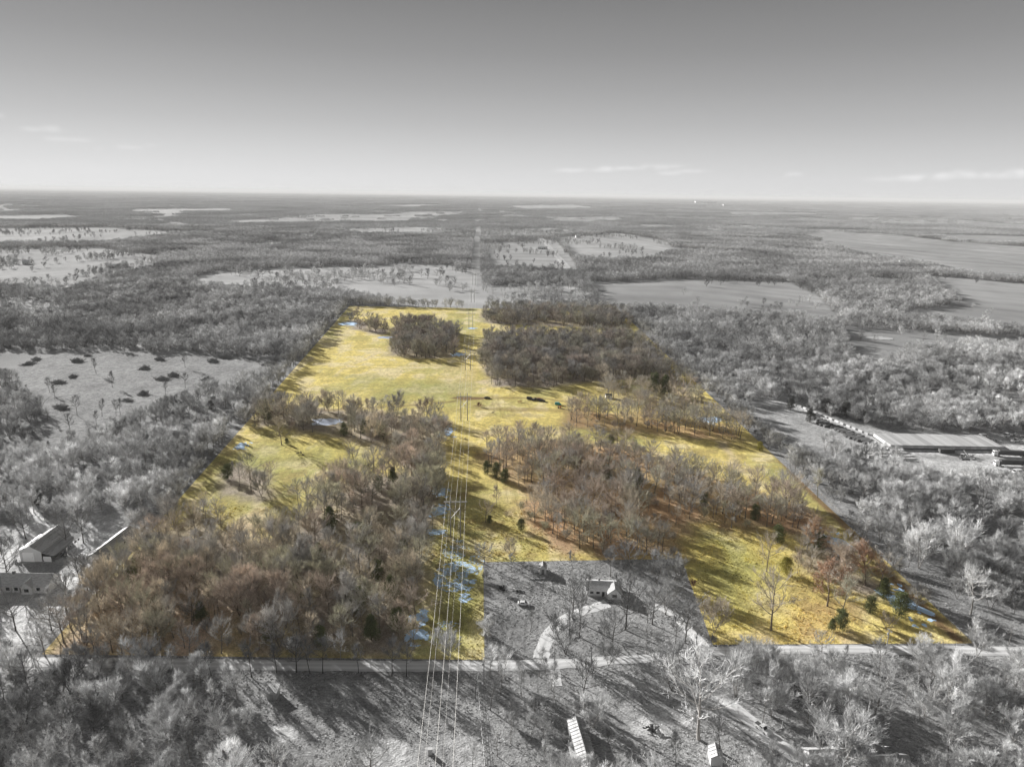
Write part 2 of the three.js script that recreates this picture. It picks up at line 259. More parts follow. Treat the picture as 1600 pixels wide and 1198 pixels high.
function farmColor(x, z, o) {
  const wx = x + 5 * (fbm(x * .12, z * .12, 3) - .5), wz = z + 7 * (fbm(x * .12 + 50, z * .12, 3) - .5);
  const mid = fbm(x * .08, z * .06, 3), fine = fbm(x * .55, z * .5, 3), grain = hash((x * 4.3) | 0, (z * 4.3) | 0);
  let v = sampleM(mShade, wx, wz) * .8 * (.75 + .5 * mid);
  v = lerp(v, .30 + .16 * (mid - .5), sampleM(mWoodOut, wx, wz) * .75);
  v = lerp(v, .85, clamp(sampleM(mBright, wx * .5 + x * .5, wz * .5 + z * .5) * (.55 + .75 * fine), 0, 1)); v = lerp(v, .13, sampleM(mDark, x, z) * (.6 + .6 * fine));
  v *= .3 + .72 * fine + .68 * grain; o[0] = o[1] = o[2] = v;
}
function sheet(name, P, y, tex, rect, bump) {
  const s = new THREE.Shape(P.map(([x, z]) => new THREE.Vector2(x, -z))), g = new THREE.ShapeGeometry(s); g.rotateX(-Math.PI / 2); g.translate(0, y, 0);
  const p = g.attributes.position, uv = g.attributes.uv; for (let i = 0; i < p.count; i++) uv.setXY(i, (p.getX(i) - rect[0]) / (rect[1] - rect[0]), (rect[2] - p.getZ(i)) / (rect[2] - rect[3]));
  return struct(name, g, groundMat(tex, (rect[1] - rect[0]) / 15, (rect[2] - rect[3]) / 15, bump));
}
const bake = (W, H, r, fn) => dataTex(W, H, (i, j, o) => fn(r[0] + (i + .5) / W * (r[1] - r[0]), r[2] - (j + .5) / H * (r[2] - r[3]), o));
const PR = [-226, 172, -198, -962], FR = [-425, 425, -130, -720];
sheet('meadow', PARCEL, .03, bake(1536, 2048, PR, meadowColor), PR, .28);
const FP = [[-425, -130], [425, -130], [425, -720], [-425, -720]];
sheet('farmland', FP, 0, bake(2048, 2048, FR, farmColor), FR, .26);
{ // the land out to the horizon
  const NA = 640, rs = []; for (let r = 60; r < 26500; r *= 1.0135) rs.push(r); for (let r = 27500; r < 52000; r *= 1.05) rs.push(r);
  const pos = [], col = [], uv = [], idx = [], A0 = -1.15, A1 = 1.15;
  for (const r of rs) for (let a = 0; a <= NA; a++) {
    const t = lerp(A0, A1, a / NA), x = Math.sin(t) * r, z = -Math.cos(t) * r;
    pos.push(x, -.25 - (r > 2500 ? 3 * smooth(r, 2500, 6000) : 0), z); uv.push(x / 26, z / 26);
    const [d, k] = density(x, z); let v = .26;
    if (k === 'open' || d === 0) { v = .36; for (const o of OPEN) if (inside(o.P, x, z)) { v = o.s * .82; break; } const al = hash(Math.round(x / 900 + .3 * fbm(x * .002, z * .002, 2)), Math.round(z / 1300)) * 3, ca = Math.cos(al), sa = Math.sin(al); v *= (.72 + .56 * fbm(x * .006, z * .004, 4)) * (.8 + .4 * vnoise((x * ca + z * sa) * .045, (z * ca - x * sa) * .004)); } else v *= .8 + .4 * fbm(x * .01, z * .01, 2);
    v *= .9 + .2 * fbm(x * .05, z * .03, 2); col.push(v, v, v);
  }
  for (let i = 0; i < rs.length - 1; i++) for (let a = 0; a < NA; a++) { const p = i * (NA + 1) + a, q = p + NA + 1; idx.push(p, p + 1, q, p + 1, q + 1, q); }
  const g = new THREE.BufferGeometry(); g.setAttribute('position', new THREE.Float32BufferAttribute(pos, 3)); g.setAttribute('color', new THREE.Float32BufferAttribute(col, 3)); g.setAttribute('uv', new THREE.Float32BufferAttribute(uv, 2)); g.setIndex(idx); g.computeVertexNormals();
  struct('ground', g, groundMat(null, 1, 1, .4));
}
{ // road of pale gravel, with its two wheel lanes, laid 60 mm proud
  const pos = [], col = [], idx = []; const N = 10, K = 12; let row = 0; const pts = [];
  for (let i = 0; i < ROAD.length - 1; i++) for (let k = 0; k < K; k++) { const t = k / K; pts.push([ROAD[i].a.clone().lerp(ROAD[i + 1].a, t), ROAD[i].b.clone().lerp(ROAD[i + 1].b, t)]); }
  for (const [a, b] of pts) { for (let j = 0; j <= N; j++) { const s = j / N, e = .35 * (fbm(a.x * .3, j, 2) - .5), p = a.clone().lerp(b, s); pos.push(p.x, .06 + .1 * Math.sin(Math.PI * s), p.z + (j === 0 || j === N ? e * 3 : 0)); const lane = Math.exp(-((s - .3) ** 2) / .01) + Math.exp(-((s - .7) ** 2) / .01); const v = (.58 + .2 * lane) * (.8 + .4 * fbm(p.x * .25, p.z * .9, 3)); col.push(v, v, v); } row++; }
  for (let i = 0; i < row - 1; i++) for (let j = 0; j < N; j++) { const p = i * (N + 1) + j, q = p + N + 1; idx.push(p, p + 1, q, p + 1, q + 1, q); }
  const g = new THREE.BufferGeometry(); g.setAttribute('position', new THREE.Float32BufferAttribute(pos, 3)); g.setAttribute('color', new THREE.Float32BufferAttribute(col, 3)); g.setIndex(idx); g.computeVertexNormals(); if (g.attributes.normal.getY(5) < 0) { const a = g.index.array; for (let i = 0; i < a.length; i += 3) { const t = a[i]; a[i] = a[i + 1]; a[i + 1] = t; } g.computeVertexNormals(); }
  struct('road', g, new THREE.MeshStandardMaterial({ vertexColors: true, roughness: .95 }));
}

{ // drives of pale gravel
  [[[[846, 1029], [849, 1012], [856, 995], [868, 979], [884, 967], [904, 958], [926, 950], [950, 943]], 2.5, 'driveway'], [[[1022, 947], [1040, 952], [1056, 964], [1076, 984], [1090, 998], [1102, 1012]], 2, 'driveway'], [[[868, 1046], [869, 1058], [872, 1072]], 1.6, 'driveway'], [[[1128, 1085], [1150, 1108], [1180, 1131], [1216, 1160], [1250, 1188]], 2.4, 'driveway'], [[[45, 786], [58, 806], [68, 824], [80, 838]], 1.7, 'driveway'], [[[845, 372], [860, 388], [876, 406], [894, 426]], 8, 'lane']].forEach(([px, hw, name], q) => {
    const c = new THREE.CatmullRomCurve3(px.map(([x, y]) => gp(x, y))), N = 60, K = 6, pos = [], col = [], idx = []; for (let i = 0; i <= N; i++) { const p = c.getPoint(i / N), t = c.getTangent(i / N), n = V(-t.z, 0, t.x).normalize(); for (let j = 0; j <= K; j++) { const s = j / K * 2 - 1, w = hw * (1 + .35 * (fbm(p.x * .35 + s * 9, p.z * .35, 2) - .5)); pos.push(p.x + n.x * s * w, (hw > 5 ? .02 : .035) + .05 * (1 - s * s), p.z + n.z * s * w); const v = (hw > 5 ? .5 : .76) * (.72 + .5 * fbm(p.x * .8 + s * 3, p.z * .8, 3)) * (1 - .18 * Math.exp(-s * s * 30)); col.push(v, v, v); } }
    for (let i = 0; i < N; i++) for (let j = 0; j < K; j++) { const a = i * (K + 1) + j, b = a + K + 1; idx.push(a, a + 1, b, a + 1, b + 1, b); } const g = new THREE.BufferGeometry(); g.setAttribute('position', new THREE.Float32BufferAttribute(pos, 3)); g.setAttribute('color', new THREE.Float32BufferAttribute(col, 3)); g.setIndex(idx); g.computeVertexNormals(); if (g.attributes.normal.getY(9) < 0) { const a = g.index.array; for (let i = 0; i < a.length; i += 3) { const t = a[i]; a[i] = a[i + 1]; a[i + 1] = t; } g.computeVertexNormals(); }
    struct(name, g, new THREE.MeshStandardMaterial({ vertexColors: true, roughness: .95 }));
  });
}
// ------------------------------------------------------------------ trees
class MB { // collects triangles with a colour
  constructor() { this.p = []; this.c = []; }
  tri(a, b, c, k) { this.p.push(a.x, a.y, a.z, b.x, b.y, b.z, c.x, c.y, c.z); for (let i = 0; i < 3; i++) this.c.push(k[0], k[1], k[2]); }
  tube(a, b, r0, r1, n, k) {
    const d = b.clone().sub(a).normalize(), u = Math.abs(d.y) < .9 ? V(0, 1, 0).cross(d).normalize() : V(1, 0, 0).cross(d).normalize(), w = d.clone().cross(u), A = [], B = [];
    for (let i = 0; i < n; i++) { const t = i / n * 2 * Math.PI, o = u.clone().multiplyScalar(Math.cos(t)).addScaledVector(w, Math.sin(t)); A.push(a.clone().addScaledVector(o, r0)); B.push(b.clone().addScaledVector(o, r1)); }
    for (let i = 0; i < n; i++) { const j = (i + 1) % n; this.tri(A[i], A[j], B[i], k); this.tri(A[j], B[j], B[i], k); }
  }
  twig(a, b, w, k, R) { const d = b.clone().sub(a), s = V(R() - .5, R() - .5, R() - .5).cross(d).normalize().multiplyScalar(w / 2); this.tri(a.clone().add(s), a.clone().sub(s), b, k); }
  geo() { const g = new THREE.BufferGeometry(); g.setAttribute('position', new THREE.Float32BufferAttribute(this.p, 3)); g.setAttribute('color', new THREE.Float32BufferAttribute(this.c, 3)); g.computeVertexNormals(); return g; }
}
const rnd3 = (R) => V(R() - .5, R() - .5, R() - .5).multiplyScalar(2);
function bend(dir, R, k, up = 0) { return dir.clone().addScaledVector(rnd3(R), k).addScaledVector(V(0, 1, 0), up).normalize(); }
// one bare tree, unit metres; o: height, spread, clear (bare bole share), limbs, branches, twigs, twiglets, width scale, stems, leaf
function bareTree(seed, o) {
  const R = rng(seed), T = new MB(), C = new MB(), kT = [.42, .40, .38], kL = [.58, .56, .54], kB = [.82, .81, .79], kW = [1, 1, 1], { H, S } = o, ws = o.ws ?? 1;  // trunks dark, twigs pale: the backlit look is put into vertex colours
  const stems = o.stems ?? 1;
  for (let st = 0; st < stems; st++) {
    const sh = H * (st ? .75 + .22 * R() : 1), lean = stems > 1 ? V(Math.cos(st / stems * 6.3 + R()) * .3, 1, Math.sin(st / stems * 6.3 + R()) * .3).normalize() : V((R() - .5) * .14, 1, (R() - .5) * .14).normalize();
    const axis = [V(0, -.3, 0)], n = o.segs ?? 7; let d = lean.clone(); for (let i = 1; i <= n; i++) { d = bend(d, R, .07 + .05 * i / n, .05); axis.push(axis[i - 1].clone().addScaledVector(d, sh * .9 / n)); }
    const r0 = (o.r ?? .017) * H * (stems > 1 ? .7 : 1), rad = (t) => r0 * Math.pow(1 - t, .8) * (t < .04 ? 1.35 : 1) + .025;
    for (let i = 0; i < n; i++) (i / n < o.clear + .2 ? T : C).tube(axis[i], axis[i + 1], rad(i / n), rad((i + 1) / n), o.sides ?? 6, kT);
    const at = (t) => { const f = clamp(t, 0, .999) * n, i = f | 0; return axis[i].clone().lerp(axis[i + 1], f - i); };
    let az = R() * 6.3;
    const nl = Math.round(o.limbs / Math.sqrt(stems));
    for (let l = 0; l < nl; l++) {
      const q = (l + R() * .7) / nl, t = lerp(o.clear, .98, Math.pow(q, .85)); az += 2.4 + (R() - .5) * .9;
      const el = lerp(o.el0 ?? .35, 1.15, q * q) + (R() - .5) * .3, prof = o.cone ? 1.05 - .85 * q : Math.sin(Math.PI * lerp(.32, .93, q)) * .95 + .12, L = S * prof * (.75 + .5 * R());
      const lt = .78 + .44 * R(); let dd = V(Math.cos(az) * Math.cos(el), Math.sin(el), Math.sin(az) * Math.cos(el)); const lp = [at(t)], m = 4, lr = Math.min(rad(t) * .7, .028 * L + .05) * ws; for (let i = 1; i <= m; i++) { dd = bend(dd, R, .2, o.up ?? .14); lp.push(lp[i - 1].clone().addScaledVector(dd, L / m)); }
      for (let i = 0; i < m; i++) C.tube(lp[i], lp[i + 1], lr * (1 - i / (m + 1)), lr * (1 - (i + 1) / (m + 1)), o.sides > 4 ? 5 : 3, kL);
      const al = (t) => { const f = clamp(t, 0, .999) * m, i = f | 0; return [lp[i].clone().lerp(lp[i + 1], f - i), lp[i + 1].clone().sub(lp[i]).normalize()]; };
      for (let b = 0; b < o.branches; b++) {
        const tb = lerp(.22, 1, (b + R() * .8) / o.branches), [bp, bd] = al(tb), BL = (.30 + .30 * R()) * L * (1.15 - .45 * tb) + .5;
        const tb2 = (.62 + .8 * R()) * lt, kW2 = [tb2, tb2, tb2]; let bdir = bend(bd, R, .62, .16); const b1 = bp.clone().addScaledVector(bdir, BL * .5); bdir = bend(bdir, R, .28, .12); const b2 = b1.clone().addScaledVector(bdir, BL * .5), br = (.014 * BL + .012) * ws;
        C.tube(bp, b1, br, br * .7, 3, kB); C.tube(b1, b2, br * .7, br * .25, 3, kB);
        for (let w = 0; w < o.twigs; w++) {
          const tw = R(), wp = tw < .5 ? bp.clone().lerp(b1, tw * 2) : b1.clone().lerp(b2, tw * 2 - 1), wd = bend(bdir, R, .66, .17), WL = (.8 + 1.3 * R()) * (o.tl ?? 1), we = wp.clone().addScaledVector(wd, WL);
          C.twig(wp, we, .074 * ws, kW2, R);
          for (let x = 0; x < o.twiglets; x++) { const xp = wp.clone().lerp(we, .15 + .85 * R()), xe = xp.clone().addScaledVector(bend(wd, R, .72, .14), (.42 + .75 * R()) * (o.tl ?? 1)); C.twig(xp, xe, .056 * ws, kW2, R); }
          if (o.leaf) for (let x = 0; x < o.leaf; x++) { const lpnt = wp.clone().lerp(we, R()).addScaledVector(rnd3(R), .35), s = .1 + .12 * R(); C.tri(lpnt, lpnt.clone().addScaledVector(rnd3(R), s * 1.6), lpnt.clone().addScaledVector(rnd3(R), s * 1.6), o.leafK); }
        }
      }
    }
  }
  return { trunk: T.geo(), crown: C.geo(), all: mergeGeometries([T.geo(), C.geo()]), H };
}
function cedarTree(seed, o) {
  const R = rng(seed), T = new MB(), C = new MB(), { H, S } = o; T.tube(V(0, -.2, 0), V(0, H * .8, 0), .02 * H + .05, .03, 6, [.5, .42, .34]);
  const lobes = []; for (let i = 0; i < (o.lobes ?? 26); i++) { const t = Math.pow(R(), .8), y = H * (.08 + .86 * t), prof = o.round ? Math.sqrt(Math.max(0, 1 - (t * 1.7 - .75) ** 2)) : Math.pow(1 - t, .75) * .95 + .08, a = R() * 6.3, rr = S * prof * (.35 + .6 * R()); lobes.push([V(Math.cos(a) * rr, y, Math.sin(a) * rr), S * (.22 + .24 * R()) * (1 - .4 * t)]); T.tube(V(0, y * .85, 0), lobes[i][0], .04, .015, 3, [.5, .42, .34]); }
  for (const [c, r] of lobes) { const tone = .75 + .5 * R(); for (let i = 0; i < (o.n ?? 70); i++) { const d = rnd3(R).normalize(), p = c.clone().addScaledVector(V(d.x, d.y * .9, d.z), r * (.65 + .5 * R())), k = tone * (.75 + .5 * R()), s = (o.leaf ?? .3) * (.6 + .8 * R()); const e = bend(d, R, .7, .25); const f = rnd3(R).cross(e).normalize(); C.tri(p.clone().addScaledVector(f, s * .32), p.clone().addScaledVector(f, -s * .32), p.clone().addScaledVector(e, s * 1.25), [k, k, k * .95]); } }
  return { trunk: T.geo(), crown: C.geo(), all: mergeGeometries([T.geo(), C.geo()]), H };
}
const full = { limbs: 13, branches: 6, twigs: 7, twiglets: 4, sides: 6, clear: .26 };
const KINDS = {
  oak: [1, 2, 3, 4].map((s) => bareTree(s * 31, { ...full, H: 15, S: 6.6 + (s % 2) * .9, clear: .24 + .03 * s })),
  tall: [1, 2, 3].map((s) => bareTree(s * 57 + 5, { ...full, H: 17, S: 4.6, clear: .42, limbs: 12, el0: .5, r: .012 })),
  slim: [1, 2, 3].map((s) => bareTree(s * 71 + 9, { ...full, H: 13, S: 2.6, clear: .34, limbs: 11, branches: 5, twigs: 6, twiglets: 5, el0: .6, up: .25, r: .009, tl: .8 })),
  round: [1, 2, 3].map((s) => bareTree(s * 91 + 2, { ...full, H: 11, S: 4.6, clear: .14, limbs: 12, branches: 6, twigs: 9, twiglets: 7, el0: .45, up: .22, stems: 2, r: .013 })),
  brush: [1, 2].map((s) => bareTree(s * 13 + 3, { H: 4, S: 2.3, clear: .08, limbs: 9, branches: 4, twigs: 7, twiglets: 5, sides: 4, stems: 3, segs: 4, el0: .5, r: .012, tl: .7 })),
  leafy: [1, 2].map((s) => bareTree(s * 17 + 8, { ...full, H: 14, S: 5.6, clear: .26, leaf: 9, leafK: [.82, .56, .40] })),
  cedar: [1, 2, 3].map((s) => cedarTree(s * 23, { H: 7, S: 2.4, lobes: 90, n: 70, leaf: .2, round: s !== 3 })),
};
const MID = {
  oak: [5, 6, 7].map((s) => bareTree(s * 37, { H: 14, S: 5.4, clear: .22, limbs: 9, branches: 5, twigs: 6, twiglets: 4, sides: 4, segs: 4, ws: 1.9, tl: 1.25 })),
  round: [5, 6].map((s) => bareTree(s * 41, { H: 12, S: 4.8, clear: .12, limbs: 10, branches: 5, twigs: 6, twiglets: 4, sides: 3, segs: 4, ws: 1.9, up: .22, stems: 2, tl: 1.25 })),
};
const FAR = [8, 9, 10].map((s) => bareTree(s * 43, { H: 13, S: 5, clear: .15, limbs: 7, branches: 4, twigs: 4, twiglets: 2, sides: 3, segs: 3, ws: 4.2, tl: 1.7 }));
// patches of wood for the miles beyond: crowns of twig clusters standing side by side
function woodPatch(seed, size, n, leaf, per) { const R = rng(seed), C = new MB(); for (let i = 0; i < n; i++) { const x = (R() - .5) * size, z = (R() - .5) * size, h = 9 + 6 * R(), s = 3.6 + 2.4 * R(), tone = .7 + .6 * R(); for (let k = 0; k < per; k++) { const d = rnd3(R).normalize(), q = Math.cbrt(R()), p = V(x + d.x * s * q, h * .62 + d.y * h * .38 * q, z + d.z * s * q), v = tone * (.8 + .4 * R()); C.tri(p, p.clone().addScaledVector(rnd3(R), leaf), p.clone().addScaledVector(rnd3(R), leaf), [v, v, v]); } } return C.geo(); }
const PATCH = [woodPatch(1, 48, 46, 1.3, 34), woodPatch(2, 48, 46, 1.3, 34), woodPatch(3, 48, 46, 1.3, 34)], BIGPATCH = [woodPatch(4, 150, 300, 3.2, 12), woodPatch(5, 150, 300, 3.2, 12)];

// tones of bark: greyed outside the parcel, brown, tan and olive inside
const TIN = [rgb(.55, .495, .415), rgb(.52, .495, .455), rgb(.60, .54, .45), rgb(.47, .455, .435), rgb(.53, .51, .41), rgb(.55, .475, .41)], TOUT = [grey(.26), grey(.32), grey(.38), grey(.44), grey(.52)];

// ------------------------------------------------------------------ trees that stand alone, one by one: [x, y of the foot, height, kind, variant, tone, label]
const placed = [];
function putTree(kind, v, pos, h, turn, color, label, group, name, sx = 1) {
  const K = KINDS[kind][v % KINDS[kind].length], s = h / K.H, o = thing(name ?? (kind === 'cedar' ? 'cedar_tree' : kind === 'brush' ? 'bare_shrub' : 'bare_tree'), label, kind === 'cedar' ? 'evergreen tree' : kind === 'brush' ? 'shrub' : 'tree', pos, turn, group);
  o.scale.set(s * sx, s, s * sx); part('trunk', K.trunk, woodMat(color), o); part('crown', K.crown, woodMat(color), o); placed.push([pos.x, pos.z, h * .3]); return o;
}
const gOUT = [.20, .26, .34, .44, .85];
const LONE = [
  // pasture at the left
  [150, 584, 14, 'slim', 0, .22, 'tall thin bare tree nearest the far wood edge in the left pasture'], [175, 605, 13, 'slim', 1, .2, 'bare tree in the middle of the left pasture beside no pile'], [77, 613, 12, 'slim', 2, .22, 'left of two close bare trees at the left side of the pasture'], [85, 624, 12, 'slim', 0, .24, 'right of two close bare trees at the left side of the pasture'], [120, 649, 14, 'tall', 1, .22, 'broad dark bare tree at the centre of the left pasture below a brush pile'], [159, 651, 13, 'slim', 1, .22, 'thin bare tree alone in the lower left pasture'], [181, 650, 12, 'slim', 2, .24, 'left of the twin bare trees by two brush piles in the pasture'], [188, 648, 12, 'slim', 0, .24, 'right of the twin bare trees by two brush piles in the pasture'],
  [74, 656, 8, 'slim', 1, .24, 'short bare tree beside the long brush pile by the pasture edge'], [110, 678, 14, 'slim', 2, .2, 'tall thin bare tree low in the left pasture'], [150, 664, 10, 'slim', 0, .24, 'small bare tree right of the broad pasture tree'], [58, 664, 9, 'slim', 1, .22, 'bare tree at the tip of the wood on the pasture edge'], [289, 574, 13, 'slim', 2, .2, 'bare tree at the upper right of the pasture with a long shadow'], [289, 606, 12, 'tall', 0, .22, 'bare tree in the right pasture below the tall one'], [327, 604, 9, 'slim', 0, .22, 'small bare tree beside a brush pile in the right pasture'], [258, 617, 11, 'slim', 1, .26, 'bare tree at the right pasture edge before the thicket'], [396, 600, 11, 'slim', 1, .26, 'bare tree at the narrow right end of the pasture'],
  // inside the parcel
  [440, 695, 16, 'oak', 0, 0, 'dark oak standing alone in the left clearing with a green bush', 1], [1205, 985, 21, 'oak', 1, 2, 'large lone bare oak in the yellow grass above the road', 1], [1198, 893, 15, 'oak', 3, 2, 'bare oak in the yellow slope behind the large lone oak', 1], [1246, 897, 10, 'slim', 1, 5, 'thin bare tree right of the yellow-green cedar on the slope', 1], [1116, 989, 13, 'round', 2, 2, 'bare bushy tree by the notch corner at the road', 1], [1293, 947, 18, 'leafy', 0, 5, 'russet oak still holding red-brown leaves near the road', 1], [1311, 972, 19, 'tall', 2, 4, 'tall bare tree wrapped in green shrubs beside the russet oak', 1],
  [776, 792, 12, 'slim', 0, 2, 'slender bare tree in the yellow grass right of the power line', 1], [759, 816, 10, 'oak', 2, 0, 'small bare tree beside a round bush below the slender one', 1], [797, 872, 8, 'round', 0, 2, 'small pale bare tree at the corner of the notch', 1], [1275, 868, 15, 'leafy', 1, 2, 'tan leafy tree left of the upper snow strip', 1], [1320, 905, 15, 'round', 1, 5, 'rounded bare tree below the upper snow strip', 1], [1352, 915, 16, 'leafy', 1, 5, 'tan tree with dry leaves behind the right cedars', 1], [1432, 952, 9, 'round', 0, 3, 'low grey tree at the foot of the lower snow strip', 1], [1385, 985, 6, 'round', 2, 2, 'small bare sapling beside the pole at the road', 1], [1278, 778, 16, 'slim', 0, 4, 'tall thin tree at the yellow field corner by the track', 1], [552, 718, 12, 'oak', 0, 0, 'dark bare oak at the lower edge of the left clearing', 1], [550, 748, 17, 'tall', 0, 1, 'left of two tall grey trees above the dark cedars', 1], [583, 750, 17, 'oak', 2, 1, 'right of two tall grey trees above the dark cedars', 1], [466, 790, 14, 'tall', 1, 4, 'bare tree at the right rim of the lower clearing', 1], [408, 775, 12, 'round', 1, 3, 'rounded grey tree between the two left clearings', 1], [428, 848, 12, 'slim', 2, 4, 'slim bare tree below the lower left clearing', 1],
  [893, 655, 15, 'oak', 1, 2, 'leftmost bare oak of the grove beside the turquoise car', 1], [768, 600, 12, 'oak', 3, 1, 'bare oak at the left corner of the back wood', 1], [865, 605, 12, 'oak', 0, 1, 'bare oak standing out at the front of the back wood', 1],
  // yard in the notch
  [884, 1022, 14, 'round', 0, .2, 'dark many-stemmed tree inside the driveway bend'], [905, 995, 14, 'oak', 2, .2, 'bare tree at the left of the driveway lawn'], [977, 984, 19, 'oak', 1, .18, 'largest dark oak on the lawn before the ranch house'], [957, 1012, 13, 'oak', 0, .2, 'bare oak on the lawn near the road'], [895, 967, 16, 'oak', 3, .24, 'broad bare tree at the driveway left of the house'], [1070, 1004, 16, 'oak', 1, .22, 'broad bare oak by the right driveway'], [1055, 1007, 11, 'tall', 0, .22, 'thin bare tree left of the right driveway oak'], [944, 1010, 10, 'slim', 2, .26, 'small slim tree on the lawn near the road'], [829, 987, 9, 'slim', 0, .3, 'small pale tree left of the driveway'], [915, 942, 13, 'tall', 2, .2, 'bare tree at the front left corner of the ranch house'], [954, 901, 13, 'tall', 1, .22, 'bare tree straight behind the ranch house'], [986, 900, 14, 'oak', 0, .2, 'bare tree behind the right end of the ranch house'], [894, 892, 9, 'slim', 1, .26, 'small bare tree right of the small shed'], [799, 892, 8, 'slim', 2, .3, 'small tree at the upper left of the notch'], [1026, 912, 12, 'round', 1, .3, 'bare tree at the upper right of the notch'], [1056, 918, 13, 'round', 2, .3, 'rounded bare tree near the right notch boundary'], [1019, 975, 13, 'oak', 2, .26, 'bare tree in the middle right of the lawn'], [1010, 988, 12, 'tall', 1, .26, 'slim tree right of the largest lawn oak'], [984, 922, 9, 'slim', 0, .26, 'thin tree beside the right gable of the ranch house'], [1040, 960, 12, 'round', 0, .34, 'pale tree before the right driveway bend'],
  // below the road
  [910, 1106, 15, 'oak', 3, .16, 'dark leaning oak in the yard below the road'], [1050, 1078, 15, 'round', 1, .3, 'rounded grey tree behind the white sycamore'], [1092, 1155, 26, 'oak', 1, .8, 'great white-limbed sycamore in the yard below the road'], [1056, 1199, 13, 'slim', 1, .2, 'slender forked tree at the bottom edge below the scrap heap'], [1124, 1183, 13, 'tall', 2, .2, 'dark small tree right of the great sycamore foot'], [1150, 1088, 12, 'brush', 0, .5, 'tall pale plume-shaped shrub right of the sycamore'], [1205, 1120, 14, 'round', 2, .42, 'dense pale tree left of the lower right houses'], [1296, 1076, 13, 'tall', 0, .3, 'twin-looking bare tree right below the road'], [1320, 1033, 6, 'slim', 1, .2, 'dark stump-like thin tree under the road at right'], [1437, 1053, 12, 'round', 0, .55, 'pale spreading tree just under the road at right'], [1480, 1102, 15, 'round', 1, .6, 'bright white domed tree at the lower right'], [1372, 1104, 14, 'oak', 0, .36, 'bare tree before the lower right slope'], [1445, 1118, 11, 'oak', 2, .55, 'pale small tree below the bright domed one'], [1482, 1172, 12, 'round', 2, .38, 'rounded bare tree alone on the lower right slope'], [1310, 1215, 19, 'round', 0, .5, 'large pale tree covering the houses at the bottom edge'], [1262, 1130, 15, 'oak', 3, .3, 'dark bare tree left of the white gables'], [1360, 1150, 14, 'oak', 1, .34, 'bare tree right of the white gables'],
  // row along the lower road edge
  [393, 1058, 13, 'tall', 0, .1, 'first bare tree from the left in the row on the lower road edge'], [432, 1051, 12, 'slim', 1, .1, 'second bare tree from the left in the row on the lower road edge'], [463, 1050, 13, 'oak', 1, .1, 'third bare tree from the left in the row on the lower road edge'], [484, 1052, 12, 'tall', 2, .1, 'fourth bare tree from the left in the row on the lower road edge'], [504, 1052, 13, 'tall', 1, .1, 'fifth bare tree from the left in the row on the lower road edge'], [560, 1051, 11, 'slim', 2, .12, 'sixth bare tree from the left in the row on the lower road edge'], [612, 1056, 13, 'tall', 0, .1, 'seventh bare tree from the left in the row on the lower road edge'], [635, 1057, 12, 'tall', 2, .1, 'last bare tree of the row on the lower road edge beside the wires'], [330, 1056, 13, 'slim', 0, .12, 'bare tree where the lower left thicket meets the road'],
  // right of the parcel
  [1517, 960, 18, 'oak', 3, .7, 'pale-barked tree alone beside the right parcel corner'], [1436, 888, 18, 'round', 0, .6, 'left of two white-stemmed trees right of the parcel'], [1498, 878, 18, 'round', 2, .7, 'right of two white-stemmed trees right of the parcel'],
  // farm at the left
  [12, 912, 17, 'oak', 0, .18, 'dark oak in front of the barn at the left edge'], [103, 855, 14, 'oak', 2, .2, 'bare tree behind the round pen at the farm'], [130, 848, 14, 'oak', 1, .2, 'bare tree between the barn and the long shed'], [128, 925, 16, 'tall', 0, .18, 'tall thin tree left of the pair below the round pen'], [136, 922, 15, 'tall', 1, .18, 'tall thin tree right of the pair below the round pen'], [104, 962, 15, 'oak', 3, .2, 'bare tree below the farmhouse near the parcel line'], [24, 985, 14, 'oak', 2, .2, 'bare tree at the left edge below the farmhouse'], [80, 985, 12, 'oak', 0, .22, 'bare tree close to the lower left parcel corner'], [40, 842, 13, 'oak', 1, .2, 'bare tree behind the left side of the barn'],
];
for (const [px, py, h, kind, v, tone, label, col] of LONE) {
  const g = gp(px, py), c = col ? TIN[tone].clone().multiplyScalar(.9) : grey(Math.min(.95, tone + .1));
  const s = kind === 'brush' ? .8 : 1; putTree(kind, v, V(g.x, 0, g.z), h, hash(px, py) * 6.3, c, label, undefined, kind === 'brush' ? 'plume_shrub' : undefined, s);
}
